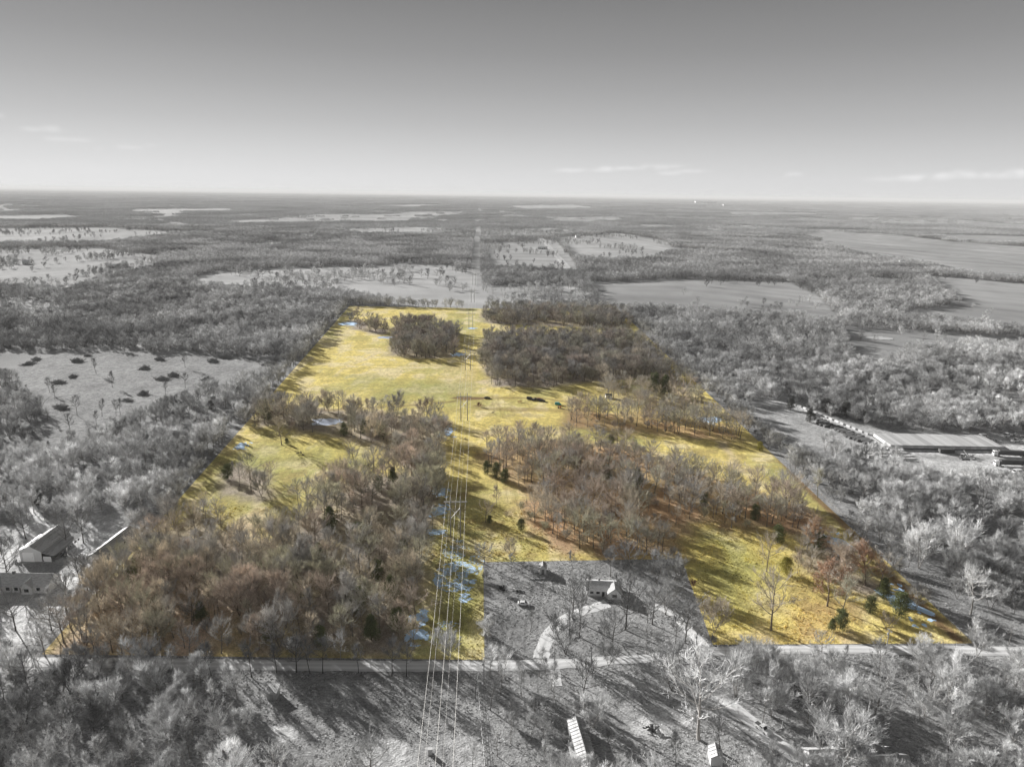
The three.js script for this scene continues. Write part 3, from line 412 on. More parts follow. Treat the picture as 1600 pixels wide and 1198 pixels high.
const CEDARS = [
  [1215, 848, 9, 1, 'broad round cedar at the wood edge above the yellow slope'], [1228, 896, 8, 0, 'yellow-green upright cedar on the yellow slope', .2], [1360, 957, 7, 1, 'low round cedar right of the russet oak'], [1313, 982, 8, 1, 'green shrubby cedar at the foot of the tall bare tree'], [1300, 985, 5, 2, 'low green cedar shrub just left of the shrubby cedar'], [1277, 862, 11, 0, 'cedar among the tan trees left of the upper snow strip'], [1405, 962, 10, 1, 'large dark cedar below the lower snow strip'], [1380, 935, 9, 2, 'dark cedar above the large one at the lower snow strip'], [1187, 704, 6, 1, 'round cedar at the right field edge by the parcel line', .2],
  [762, 741, 8, 0, 'leftmost of three cedars on the edge right of the power line'], [776, 746, 9, 1, 'middle of three cedars on the edge right of the power line'], [789, 754, 8, 1, 'rightmost of three cedars on the edge right of the power line'], [765, 817, 4, 1, 'round bush at the foot of the small tree by the power line'], [448, 694, 4, 1, 'small green bush beside the lone clearing oak'], [814, 828, 6, 0, 'small cedar at the left tip of the open wood'],
  [858, 746, 8, 2], [898, 731, 7, 0], [950, 752, 10, 0], [995, 760, 11, 2], [955, 695, 7, 0], [556, 762, 9, 1], [592, 765, 8, 1], [614, 754, 9, 2], [537, 681, 9, 1], [571, 677, 10, 1], [597, 683, 8, 0], [418, 656, 9, 1], [633, 719, 8, 0], [356, 749, 9, 1], [499, 886, 11, 2], [206, 913, 8, 1], [219, 890, 8, 1], [243, 961, 7, 1], [314, 970, 8, 2], [410, 904, 8, 0], [516, 829, 12, 2], [562, 850, 11, 0], [470, 860, 8, 1], [590, 905, 9, 1], [610, 935, 10, 2], [560, 955, 10, 1], [630, 870, 9, 2], [420, 1000, 8, 1], [240, 905, 7, 2], [690, 750, 7, 1], [580, 1000, 10, 2], [500, 1010, 8, 1], [620, 985, 9, 0],
  [1021, 612, 16, 0, 'left of two tall dark pines in the far right pasture'], [1039, 616, 16, 2, 'right of two tall dark pines in the far right pasture'], [1100, 790, 7, 1], [1180, 812, 8, 1], [1150, 800, 6, 0], [1230, 700, 0, 0],
];
for (const [px, py, h, v, label, yel] of CEDARS) if (h) { const g = gp(px, py), o = putTree('cedar', v, V(g.x, 0, g.z), h, hash(px, py) * 6, yel ? rgb(.34, .31, .09) : rgb(.165, .185, .095), label ?? (px < 700 ? 'dark green cedar among the bare trees left of the power line' : 'dark green cedar among the bare trees of the open right wood'), label ? undefined : (px < 700 ? 'cedars in the wood left of the power line' : 'cedars in the open right wood')); if (!label) toSingle(o, px > 700 ? 'green cedar in the open wood right of wires' : py < 700 ? 'green cedar in the wood band above the clearing' : py < 800 ? 'green cedar along the lower rim of the clearing' : 'green cedar in the dense wood left of wires', px, o.userData.group); }
[[30, 420, 0], [1236, 640, 9], [1266, 660, 10], [1290, 645, 11], [1320, 650, 11], [1345, 655, 10], [1420, 845, 8], [1250, 1090, 9], [1275, 1092, 8], [370, 655, 7], [440, 1190, 0], [330, 640, 7], [285, 1140, 5], [150, 1120, 6], [60, 790, 8], [1560, 540, 8]].forEach(([px, py, h]) => { if (h) { const g = gp(px, py); toSingle(putTree('cedar', (px * 7) % 3, V(g.x, 0, g.z), h, px, grey(.15), 'dark grey cedar among bare trees outside the coloured parcel', 'dark cedars outside the parcel'), px < 500 ? 'dark cedar in the grey woods at the left' : 'dark cedar in the grey woods at the right', px, 'dark cedars outside the parcel'); } });

// ------------------------------------------------------------------ woods: every tree of the near woods, the largest in view one by one, the rest as one mass
const stuffGroup = (name, label) => { const g = new THREE.Group(); g.name = numbered(name); g.userData = { label, category: 'woodland', kind: 'stuff' }; scene.add(g); return g; };
function scatter(list, geos, parent, name) {
  const by = geos.map(() => []); for (const t of list) by[t.v % geos.length].push(t);
  const m = new THREE.Matrix4(), q = new THREE.Quaternion(), s = V(1, 1, 1), p = V(0, 0, 0), e = new THREE.Euler();
  geos.forEach((geo, i) => { const L = by[i]; if (!L.length) return; const im = new THREE.InstancedMesh(geo.all ?? geo, woodMat(grey(1)), L.length); im.name = name + (i ? '_' + String(i).padStart(3, '0') : ''); im.castShadow = im.receiveShadow = true; im.userData.kind = 'stuff';
    L.forEach((t, k) => { q.setFromEuler(e.set((hash(k, i) - .5) * .06, t.turn, (hash(i, k) - .5) * .06)); p.set(t.x, t.y ?? 0, t.z); s.set(t.s * (t.sx ?? 1), t.s * (t.sy ?? 1), t.s * (t.sx ?? 1)); im.setMatrixAt(k, m.compose(p, q, s)); im.setColorAt(k, t.c); }); parent.add(im); });
}
placed.push([18, -168, 12], [22, -159, 12], [-198, -275, 20], [-189, -245, 22], [-171, -270, 13], [-171, -284, 13], [-182, -271, 9], [86, -161, 12], [97, -172, 12], [108, -160, 10], [57, -163, 8]);
const POND_GAP = poly([[484, 646], [542, 646], [548, 682], [482, 678]]);
const near = [], midA = [], farA = [], brush = [], R = rng(77);
const zoneOf = (px, py, k) => k === 'lower' ? [py > 960 ? 'above the road, wood left of wires' : px > 590 ? 'at the wire clearing, wood left of wires' : py < 850 ? 'round the left clearings' : px < 330 ? 'near the left parcel line' : 'deep in the wood left of wires', 'trees in the wood left of the power line'] : k === 'upper' ? ['in the band above the left clearing', 'trees in the band above the left clearing'] : k === 'right' ? [py > 820 ? 'in open wood just above the notch' : px > 1080 ? 'at the right end of the open wood' : 'in the open wood on orange litter', 'oaks in the open wood right of the power line'] : k === 'corner' ? ['in the clump by the snow strips', 'trees in the clump by the snow strips'] : k === 'savanna' ? ['in the grove right of the turquoise car', 'oaks in the grove band by the turquoise car'] : k ? py > 1000 && px < 450 ? [py > 1120 ? 'in the thicket at the lower left corner' : 'in the lower left thicket below the road', 'trees in the lower left thicket'] : py > 1000 && px < 900 ? ['in the slender stand below the road', 'trees of the slender stand below the road'] : py > 1000 ? ['among the lower right houses', 'trees among the lower right houses'] : px > 900 ? ['in the wood right of the parcel', 'trees of the wood right of the parcel'] : [py > 800 ? 'around the farm at the left' : 'in the wood left of the parcel', 'trees of the wood left of the parcel'] : ['', ''];
{
  const cell = 5.4, taken = (x, z) => placed.some(([a, b, r]) => (a - x) ** 2 + (b - z) ** 2 < r * r * .4);
  for (let z = -128; z > -1150; z -= cell) for (let x = -Math.ceil((-z * .82 + 80) / cell) * cell; x < -z * .80 + 40; x += cell) {
    const r1 = R(), r2 = R(), r3 = R(), r4 = R(), r5 = R(), r6 = R(), tx = x + r1 * cell, tz = z - r2 * cell, [d, k] = density(tx, tz);
    if (!k || d <= 0 || (inside(POND_GAP, tx, tz) && r3 > .1)) continue;
    const clump = smooth(fbm(tx * .03 + 9, tz * .03, 2), .25, .6), inP = k !== 'out' && k !== 'open', [px, py] = project(tx, 0, tz);
    if (r3 > d * (!inP && k === 'out' && py > 1040 && px < 440 ? .85 : inP ? .32 + .40 * clump : .3 + .42 * clump)) { if (d > .4 && r4 < .3 && -tz < 620) brush.push({ x: tx, z: tz, s: .5 + .6 * r5, turn: r6 * 6, v: r1 > .5 ? 1 : 0, c: inP ? TIN[(r2 * 6) | 0] : grey(.22 + .2 * r5) }); continue; }
    if (taken(tx, tz)) continue;
    const thicket = !inP && py > 1040, lowL = thicket && px < 440, kind = inP ? (k === 'right' || k === 'savanna' ? (r4 < .8 ? 'oak' : 'tall') : r4 < .5 ? 'oak' : r4 < .72 ? 'tall' : r4 < .9 ? 'round' : 'slim') : px > 900 ? (r4 < .55 ? 'round' : r4 < .8 ? 'oak' : 'tall') : thicket && px > 700 ? (r4 < .75 ? 'slim' : 'tall') : r4 < .42 ? 'slim' : r4 < .7 ? 'round' : 'oak';
    const patch = fbm(tx * .022 + 30, tz * .022, 3), h = (inP ? 12 : thicket ? 9.5 : 9.5) * (.72 + .55 * r5 + .35 * (patch - .5));
    const K = KINDS[kind], v = (r6 * 97) | 0, H = K[0].H, g = clamp(.53 + .6 * (patch - .5) + .34 * (r1 - .5) + (px > 1200 ? .05 : 0) + (lowL ? .05 : 0), .2, .8);
    const t = { x: tx, z: tz, h, s: h / H, sx: .85 + .3 * r2, turn: r6 * 6.28, v, kind, k, px, py, c: inP ? TIN[clamp(((patch - .3) * 6 + r2 * 4.2) | 0, 0, 5)].clone().multiplyScalar((k === 'back' || k === 'grove' ? .8 : 1) * (.8 + .4 * r1)).lerp(new THREE.Color(.40, .40, .43), k === 'back' || k === 'grove' ? .2 : .06) : grey(g), tone: inP ? clamp(((patch - .3) * 6 + r2 * 4.2) | 0, 0, 5) : g };
    if (-tz < 640) near.push(t); else { t.s = h / 13.5; midA.push(t); }
  }
  for (const t of near) t.score = t.px > 4 && t.px < 1596 && t.py < 1215 && t.py > 0 ? t.h / Math.hypot(t.x, t.z, EYE) : 0;
  const order = near.filter((t) => t.score).sort((a, b) => b.score - a.score), own = new Set(order.slice(0, 205));
  for (const t of own) { const [label, group] = zoneOf(t.px, t.py, t.k === 'open' ? 'out' : t.k), inP = t.k !== 'out' && t.k !== 'open'; const gi = clamp(((t.tone - .22) * 8) | 0, 0, 3), tn = inP ? ['tan', 'grey', 'pale', 'dark', 'olive', 'brown'][t.tone] : ['dark', 'grey', 'pale', 'white'][gi], form = { oak: 'spreading', tall: 'tall', slim: 'slim', round: 'bushy' }[t.kind]; toSingle(putTree(t.kind, t.v, V(t.x, 0, t.z), t.h, t.turn, inP ? TIN[t.tone] : grey([.34, .46, .58, .72][gi]), label, group, undefined, t.sx), `${tn} ${form} bare tree ${label}`, t.px, group); }
  const W1 = stuffGroup('bare_woodland', 'bare winter woodland behind and between the nearest trees');
  for (const kind of ['oak', 'tall', 'slim', 'round']) scatter(near.filter((t) => t.kind === kind && !own.has(t)), KINDS[kind], W1, 'tree_mass_' + kind);
  const W3 = stuffGroup('underbrush', 'low leafless underbrush between the trees of the woods'); scatter(brush, KINDS.brush, W3, 'brush_mass');
  const cell2 = 6.6;
  for (let z = -1150; z > -3000; z -= cell2) for (let x = -Math.ceil((-z * .78) / cell2) * cell2; x < -z * .77; x += cell2) {
    const r1 = R(), r2 = R(), r3 = R(), r4 = R(), tx = x + r1 * cell2, tz = z - r2 * cell2, [d, k] = density(tx, tz); if (d <= 0 || r3 > d * (.8 - .25 * smooth(-tz, 1200, 2600))) continue;
    const patch = fbm(tx * .012 + 30, tz * .012, 3), h = 10 * (.75 + .5 * r4 + .3 * (patch - .5)), t = { x: tx, z: tz, s: h / 13, turn: r4 * 6.28, v: (r1 * 97) | 0, c: grey(clamp(.54 + .7 * (patch - .5) + .22 * (r2 - .5), .17, .7)) }; if (d < .1) t.c = grey(.2);
    (-tz < 1500 ? midA : farA).push(t);
  }
  const W2 = stuffGroup('distant_woodland', 'grey bare woods covering the land beyond the parcel'); scatter(midA, [...MID.oak, ...MID.round], W2, 'tree_mass'); scatter(farA, FAR, W2, 'far_tree_mass');
  const far = [], vast = [];
  for (let z = -3000; z > -8200; z -= 42) for (let x = -Math.ceil((-z * .77) / 42) * 42; x < -z * .76; x += 42) { const tx = x + R() * 16, tz = z - R() * 16, r = R(), [d] = density(tx, tz); if (r > d) continue; far.push({ x: tx, z: tz, y: -1.5, s: .9 + .25 * R(), turn: R() * 6.28, v: (R() * 97) | 0, c: grey(.33 + .36 * fbm(tx * .004, tz * .004, 3)) }); }
  for (let z = -25500; z > -50000; z -= 330) for (let x = -Math.ceil((-z * .77) / 330) * 330; x < -z * .76; x += 330) { const tx = x + R() * 150, tz = z - R() * 150, [d] = density(tx, tz); if (R() > d) continue; vast.push({ x: tx, z: tz, y: -6, s: 2.4, sy: .6 + .3 * R(), turn: R() * 6.28, v: (R() * 97) | 0, c: grey(.36 + .34 * fbm(tx * .002, tz * .002, 3)) }); }
  for (let z = -8200; z > -25500; z -= 125) for (let x = -Math.ceil((-z * .77) / 125) * 125; x < -z * .76; x += 125) { const tx = x + R() * 50, tz = z - R() * 50, [d] = density(tx, tz); if (R() > d) continue; vast.push({ x: tx, z: tz, y: -3, s: 1, sy: .9 + .5 * R(), turn: R() * 6.28, v: (R() * 97) | 0, c: grey(.36 + .34 * fbm(tx * .002, tz * .002, 3)) }); }
  const W4 = stuffGroup('horizon_woodland', 'hazy grey woods running to the horizon'); scatter(far, PATCH, W4, 'wood_patch'); scatter(vast, BIGPATCH, W4, 'wood_tract');
  console.log('trees', near.length, midA.length, farA.length, far.length, vast.length, brush.length);
}
{ // dry grass standing in tufts on the nearest open ground
  const tg = (seed, n, h) => { const Q = rng(seed), B = new MB(); for (let i = 0; i < n; i++) { const a = Q() * 6.3, r = Q() * .45, p = V(Math.cos(a) * r, -.02, Math.sin(a) * r), v = .7 + .6 * Q(); B.twig(p, p.clone().add(V((Q() - .5) * .5, h * (.5 + .7 * Q()), (Q() - .5) * .5)), .2, [v, v, v], Q); } return B.geo(); };
  const geos = [tg(1, 14, .5), tg(2, 16, .42), tg(3, 12, .6)], out = [], inn = [], Q = rng(5), o = [0, 0, 0];
  for (let i = 0; i < 70000; i++) { const x = (Q() - .5) * 360, z = -146 - Q() * 175, t = Q(), k = Q(), [px, py] = project(x, 0, z); if (px < -30 || px > 1630 || py > 1230 || inside(ROADPOLY, x, z)) continue; const inP = inside(PARCEL, x, z); if (t > .12 + .8 * smooth(fbm(x * .12, z * .12, 3), .35, .7)) continue; if (!inP && sampleM(mBright, x, z) > .2) continue; const s = .55 + .9 * k;
    if (inP) { meadowColor(x, z, o); inn.push({ x, z, s: s * .9, sy: .5, turn: k * 50, v: i, c: rgb(Math.min(.9, o[0] * 1.25), Math.min(.8, o[1] * 1.25), o[2] * 1.25) }); } else { const v = .46 + .5 * k * fbm(x * .2 + 8, z * .2, 2); out.push({ x, z, s: s * .8, sy: .55, turn: t * 50, v: i, c: grey(v) }); } }
  const G1 = stuffGroup('dry_grass', 'grey dry grass tufts on the open ground around the road'), G2 = stuffGroup('dry_grass', 'yellow dry grass tufts in the near meadow'); G1.userData.category = G2.userData.category = 'grass'; scatter(out, geos, G1, 'grass_tufts'); scatter(inn, geos, G2, 'grass_tufts'); console.log('tufts', out.length, inn.length);
}
// ------------------------------------------------------------------ buildings
const box = (w, h, d, x = 0, y = 0, z = 0) => new THREE.BoxGeometry(w, h, d).translate(x, y, z);
const rbox = (w, h, d, r, x = 0, y = 0, z = 0) => new RoundedBoxGeometry(w, h, d, 2, r).translate(x, y, z);
const cyl = (r0, r1, h, n, x = 0, y = 0, z = 0) => new THREE.CylinderGeometry(r1, r0, h, n).translate(x, y + h / 2, z);
const turnTo = (ax, az, bx, bz) => Math.atan2(-(bz - az), bx - ax);
const ribs = dataTex(64, 8, (x, y, o) => { const t = x % 16; o[0] = o[1] = o[2] = t < 3 ? 1 : .1; }, false);
const stain = dataTex(128, 128, (x, y, o) => { const v = .62 + .42 * fbm(x * .05, y * .05, 4) + .16 * (hash(x, (y / 9) | 0) - .5) - .25 * smooth(fbm(x * .03 + 9, y * .09, 3), .55, .75); o[0] = o[1] = o[2] = clamp(v, 0, 1); });
const metalRoof = (v, tint) => { const k = 'roof' + v + tint; if (!mats.has(k)) { const b = ribs.clone(); b.repeat.set(6, 1); b.needsUpdate = true; mats.set(k, new THREE.MeshStandardMaterial({ color: tint ?? grey(v), roughness: .55, metalness: .1, map: stain, bumpMap: b, bumpScale: .05 })); } return mats.get(k); };
const shingleTex = dataTex(128, 128, (x, y, o) => { const row = (y / 8) | 0, f = y % 8, t = hash(((x + (row % 2) * 6) / 12) | 0, row); o[0] = o[1] = o[2] = (.72 + .4 * t) * (f < 1 ? .6 : 1); });
const shingle = (v) => { const k = 'sh' + v; if (!mats.has(k)) { const t = shingleTex.clone(); t.repeat.set(3, 2); t.needsUpdate = true; mats.set(k, new THREE.MeshStandardMaterial({ color: grey(v), roughness: .9, map: t })); } return mats.get(k); };
const GLASS = M(grey(.04), .12), WHITE = M(grey(.8), .6), TRIM = M(grey(.72), .6), DARK = M(grey(.06), .7);
// walls with two gable ends; the ridge runs along local x
function gableWall(w, d, h, rise) { const s = new THREE.Shape([[-d / 2, 0], [d / 2, 0], [d / 2, h], [0, h + rise], [-d / 2, h]].map(([a, b]) => new THREE.Vector2(a, b))); const g = new THREE.ExtrudeGeometry(s, { depth: w, bevelEnabled: false }); return g.rotateY(Math.PI / 2).translate(-w / 2, 0, 0); }
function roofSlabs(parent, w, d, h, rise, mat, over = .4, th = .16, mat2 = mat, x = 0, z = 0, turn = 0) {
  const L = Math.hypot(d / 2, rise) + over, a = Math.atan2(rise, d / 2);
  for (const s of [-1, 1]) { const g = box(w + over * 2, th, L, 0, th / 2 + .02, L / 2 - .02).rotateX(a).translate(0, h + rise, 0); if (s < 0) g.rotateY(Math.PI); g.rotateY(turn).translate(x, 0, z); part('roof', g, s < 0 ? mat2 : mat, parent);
    if (mat.map === stain) { const sg = []; for (let i = 0; i <= Math.round(w / 1.3); i++) { const q = box(.09, .09, L, -w / 2 - over + .1 + i * (w + over * 2 - .2) / Math.round(w / 1.3), th + .06, L / 2 - .02).rotateX(a).translate(0, h + rise, 0); if (s < 0) q.rotateY(Math.PI); sg.push(q); } part('roof_seam', mergeGeometries(sg).rotateY(turn).translate(x, 0, z), s < 0 ? mat2 : mat, parent); } }
  part('ridge_cap', new THREE.CylinderGeometry(.12, .12, w + over * 2 + .04, 6).rotateZ(Math.PI / 2).translate(0, h + rise + .2, 0).rotateY(turn).translate(x, 0, z), mat, parent);
}
function win(parent, x, y, z, w, h, face = 'z', dir = 1) {   // a framed window standing proud of the wall it is on
  const f = face === 'z' ? box(w + .2, h + .2, .08) : box(.08, h + .2, w + .2), p = face === 'z' ? box(w, h, .04, 0, 0, .04 * dir) : box(.04, h, w, .04 * dir, 0, 0);
  const o = part('window', f.translate(x, y, z), TRIM, parent); part('pane', p.translate(x, y, z), GLASS, o); return o;
}
function door(parent, x, y, z, w, h, mat, face = 'z') { const o = part('door', (face === 'z' ? box(w, h, .1) : box(.1, h, w)).translate(x, y + h / 2, z), mat, parent); part('handle', (face === 'z' ? box(.08, .2, .1, w * .38, 0, .08 * Math.sign(z || 1)) : box(.1, .2, .08, .08 * Math.sign(x || 1), 0, w * .38)).translate(x, y + h * .45, z), DARK, o); return o; }
const P3 = (px, py) => { const g = gp(px, py); return V(g.x, 0, g.z); };

{ // barn with a lean-to on each side
  const t = thing('barn', 'long grey metal barn with lean-to and pale sliding doors at the left', 'barn', V(-198.4, 0, -274.5), Math.PI / 2);
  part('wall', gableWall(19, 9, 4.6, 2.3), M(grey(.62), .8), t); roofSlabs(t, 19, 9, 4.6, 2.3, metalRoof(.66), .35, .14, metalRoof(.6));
  const lean = new THREE.ExtrudeGeometry(new THREE.Shape([[0, 0], [5, 0], [5, 2.5], [0, 3.9]].map(([a, b]) => new THREE.Vector2(a, b))), { depth: 18.6, bevelEnabled: false }).rotateY(-Math.PI / 2).rotateY(Math.PI).translate(-9.3, 0, 0);
  const lg = new THREE.ExtrudeGeometry(new THREE.Shape([[-5, 0], [0, 0], [0, 3.9], [-5, 2.5]].map(([a, b]) => new THREE.Vector2(a, b))), { depth: 18.6, bevelEnabled: false }).rotateY(Math.PI / 2).translate(-9.3, 0, 9.52);
  part('lean_to_wall', lg.clone().scale(1, 1, 1).applyMatrix4(new THREE.Matrix4().makeTranslation(0, 0, -9.52)).scale(1, 1, -1).translate(0, 0, 4.51), M(grey(.6), .8), t); lean.dispose();
  const aL = Math.atan2(1.4, 5); part('lean_to_roof', box(19, .12, 5.6, 0, 0, 2.6).rotateX(aL).translate(0, 4.1, 4.4), metalRoof(.6), t);
  part('lean_to_roof', box(14, .12, 3.6, 0, 0, -1.7).rotateX(-aL).translate(1.5, 4.0, -4.4), metalRoof(.5), t); part('lean_to_wall', box(13.6, 3, 3, 1.5, 1.5, -6.1), M(grey(.3), .8), t);
  door(t, -9.56, 0, -1, 4.6, 4.2, M(grey(.85), .6), 'x'); door(t, -9.4, 0, 6.6, 3.3, 2.4, M(grey(.75), .6), 'x'); door(t, -1, .2, 9.6, 1.1, 1.9, WHITE);
  for (const x of [-5, 1.5, 5, 7.5]) win(t, x, 1.5, 9.55, .9, .8);
}
{ // farmhouse with three front gables
  const t = thing('farmhouse', 'white farmhouse with grey roof and front gables at the left edge', 'house', V(-189.5, 0, -245.6), 0);
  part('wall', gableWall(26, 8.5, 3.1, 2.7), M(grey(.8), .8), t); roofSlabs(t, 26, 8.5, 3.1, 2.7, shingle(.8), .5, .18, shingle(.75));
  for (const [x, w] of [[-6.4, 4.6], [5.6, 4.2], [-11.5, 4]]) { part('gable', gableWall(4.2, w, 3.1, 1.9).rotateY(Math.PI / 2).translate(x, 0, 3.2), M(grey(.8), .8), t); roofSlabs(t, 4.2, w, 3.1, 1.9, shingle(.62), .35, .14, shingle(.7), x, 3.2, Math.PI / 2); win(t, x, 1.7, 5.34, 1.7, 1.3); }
  for (const x of [-2.2, 1, 9.5]) win(t, x, 1.7, 4.3, 1.4, 1.3); door(t, 2.8, 0, 4.3, 1, 2.1, DARK); part('chimney', box(.9, 1.8, .9, -2, 6.1, 0), M(grey(.3)), t); part('porch_slab', box(6, .25, 2.2, 0, .125, 5.4), M(grey(.5)), t);
}
{ // long low shed
  const t = thing('long_shed', 'long narrow grey shed with bright end wall beside the parcel line', 'shed', V(-171.2, 0, -277.5), Math.PI / 2 - .07);
  part('wall', gableWall(25, 6.4, 2.6, 1.5), M(grey(.5), .8), t); roofSlabs(t, 25, 6.4, 2.6, 1.5, metalRoof(.5), .3, .12, metalRoof(.58)); door(t, -12.56, 0, 0, 3.6, 2.4, WHITE, 'x'); for (const x of [-8, -3, 3, 8]) win(t, x, 1.4, 3.24, 1, .8);
}
{ // round pen of rails
  const t = thing('round_pen', 'round horse pen of pale rails between barn and shed', 'pen', P3(125.5, 866)), r = 4.6;
  for (const y of [.5, 1, 1.5]) part('rail', new THREE.TorusGeometry(r, .07, 6, 48).rotateX(Math.PI / 2).translate(0, y, 0), WHITE, t);
  for (let i = 0; i < 16; i++) part('post', cyl(.09, .09, 1.6, 6, Math.cos(i / 16 * 6.283) * r, 0, Math.sin(i / 16 * 6.283) * r), WHITE, t);
}
function junk(name, label, cat, pos, n, size, h, seed, tones) { const Q = rng(seed), t = thing(name, label, cat, pos); for (let i = 0; i < n; i++) { const l = size * (.2 + .5 * Q()), g = box(l, .08 + .25 * Q(), .15 + .6 * Q()).rotateZ((Q() - .5) * 1.2).rotateY(Q() * 6.3).translate((Q() - .5) * size, .15 + h * Q() * Q(), (Q() - .5) * size * .7); part(i % 3 ? 'board' : 'panel', g, M(grey(tones[(Q() * tones.length) | 0]), .7), t); } return t; }
junk('scrap_heap', 'heap of boards and machine parts left of the round pen', 'scrap heap', P3(104, 868), 16, 3.6, 1.2, 3, [.7, .5, .2, .12]);
junk('scrap_heap', 'dark scrap heap with pale boards in the yard below the road', 'scrap heap', P3(1018, 1141), 24, 3.4, 1.9, 8, [.05, .06, .08, .75, .5]);
junk('scrap_heap', 'small heap of boards and pipes in front of the barn', 'scrap heap', P3(27, 878), 12, 3.5, .9, 5, [.6, .4, .15]);
{ // ranch house in the notch
  const t = thing('ranch_house', 'low ranch house with pale patched roof and white end gable in the notch', 'house', V(36.2, 0, -248.4), -.05);
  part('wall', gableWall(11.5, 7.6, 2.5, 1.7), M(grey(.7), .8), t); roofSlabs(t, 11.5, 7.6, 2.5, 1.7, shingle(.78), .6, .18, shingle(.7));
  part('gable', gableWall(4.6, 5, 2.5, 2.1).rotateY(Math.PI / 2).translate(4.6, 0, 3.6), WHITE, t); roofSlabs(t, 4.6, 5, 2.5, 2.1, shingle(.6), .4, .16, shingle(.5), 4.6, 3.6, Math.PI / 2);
  for (const x of [-4, -1.6]) win(t, x, 1.6, 3.85, 1.3, 1.1); door(t, .4, 0, 3.85, 1, 2.1, DARK); win(t, 4.6, 1.6, 5.95, 1.8, 1.2); part('bargeboard', box(.12, .25, 4.6, 0, 0, 2.2).rotateX(.42).translate(-6.45, 4.35, 0), WHITE, t); part('bargeboard', box(.12, .25, 4.6, 0, 0, -2.2).rotateX(-.42).translate(-6.45, 4.35, 0), WHITE, t); part('chimney', box(.8, 1.5, .8, -1, 4.4, -1), M(grey(.35)), t);
}
function smallShed(label, pos, turn, w, d, h, rise, wv, rv, doorV = .2) { const t = thing('shed', label, 'shed', pos, turn); part('wall', gableWall(w, d, h, rise), M(grey(wv), .8), t); roofSlabs(t, w, d, h, rise, metalRoof(rv), .2, .1, metalRoof(rv)); door(t, w / 2 + .05, 0, 0, d * .4, h * .8, M(grey(doorV)), 'x'); win(t, 0, h * .6, d / 2 + .04, w * .3, h * .3); return t; }
smallShed('small two-tone garden shed in the upper left of the notch', V(13.7, 0, -262.5), -Math.PI / 2, 4, 2.8, 2.7, 1, .62, .5);
{ const t = thing('gate_frame', 'low wooden gate panel leaning beside the garden shed', 'gate', V(9.7, 0, -261.6), .2); for (const x of [-2, -.7, .7, 2]) part('post', box(.14, 1.5, .14, x, .75, 0), M(grey(.2)), t); for (const y of [.4, .9, 1.35]) part('rail', box(4.1, .12, .08, 0, y, .11), M(grey(.3)), t); part('board', box(1.6, .9, .06, 1.2, .6, .2), M(grey(.6)), t); }
{ const t = thing('shed', 'little pale lean-to shed casting a shadow on the grass below the road', 'shed', V(-72, 0, -185.8), 0); part('wall', new THREE.ExtrudeGeometry(new THREE.Shape([[-1.6, 0], [1.6, 0], [1.6, 2.35], [-1.6, 3.05]].map(([a, b]) => new THREE.Vector2(a, b))), { depth: 3, bevelEnabled: false }).rotateY(-Math.PI / 2).translate(1.5, 0, 0), M(grey(.42), .8), t); part('roof', box(3.5, .12, 3.7).rotateX(.215).translate(0, 2.8, 0), metalRoof(.55), t); door(t, 0, 0, 1.66, 1, 1.8, M(grey(.3))); }
{ // long mobile home at the bottom edge
  const a = P3(903, 1152), b = P3(921, 1215), t = thing('mobile_home', 'long mobile home with white sunlit roof at the bottom edge', 'mobile home', V((a.x + b.x) / 2 - .2, 0, (a.z + b.z) / 2 - 1.5), turnTo(b.x, b.z, a.x, a.z));
  part('wall', gableWall(19, 4.6, 2.9, .9), M(grey(.42), .8), t); roofSlabs(t, 19, 4.6, 2.9, .9, metalRoof(.36), .25, .14, metalRoof(.72)); for (const x of [-6, -2, 3, 7]) win(t, x, 1.7, 2.34, 1.2, 1); door(t, .5, .3, 2.36, .9, 2, WHITE); part('porch', box(12, .2, 1.3, -3, 1, -3), M(grey(.6)), t); for (let i = 0; i < 6; i++) part('porch_post', box(.12, 2.6, .12, -8.4 + i * 2.1, 1.3, -3.5), WHITE, t);  // sunlit roof slope is painted paler than the shaded one
}
smallShed('small bright white shed at the bottom edge below the sycamore', V(57.4, 0, -162.6), Math.PI / 2 - .1, 4.6, 3.2, 2.6, 1, .6, .7, .5);
for (const [px, py, w, d, h, rise, lab] of [[1258, 1200, 11, 6.6, 3.8, 2.3, 'house with tall white gable and pale grey roof at the bottom edge'], [1301, 1144, 12, 6, 3.4, 2.4, 'house with white gable half hidden by trees above its neighbour'], [1353, 1206, 10, 5.4, 3.2, 2, 'house with small white gable at the lower right bottom edge']]) {
  const p = P3(px, py), t = thing('house', lab, 'house', V(p.x + w / 2 + .6, 0, p.z), .06); part('wall', gableWall(w, d, h, rise), M(grey(.78), .7), t); roofSlabs(t, w, d, h, rise, shingle(.42), .5, .18, shingle(.55)); win(t, -w / 2 - .02, h * .55, 1.4, 1.1, 1.2, 'x', -1); win(t, -w / 2 - .02, h * .55, -1.4, 1.1, 1.2, 'x', -1); for (const x of [-2.5, .6, 3.2]) win(t, x, h * .5, d / 2 + .03, 1.2, 1.2); door(t, -4, 0, d / 2 + .04, 1, 2.1, DARK); part('chimney', box(.8, 1.6, .8, 2, h + rise + .2, 0), M(grey(.3)), t); part('gable_vent', box(.1, .7, .6, -w / 2 - .06, h + rise * .45, 0), M(grey(.35)), t);
}

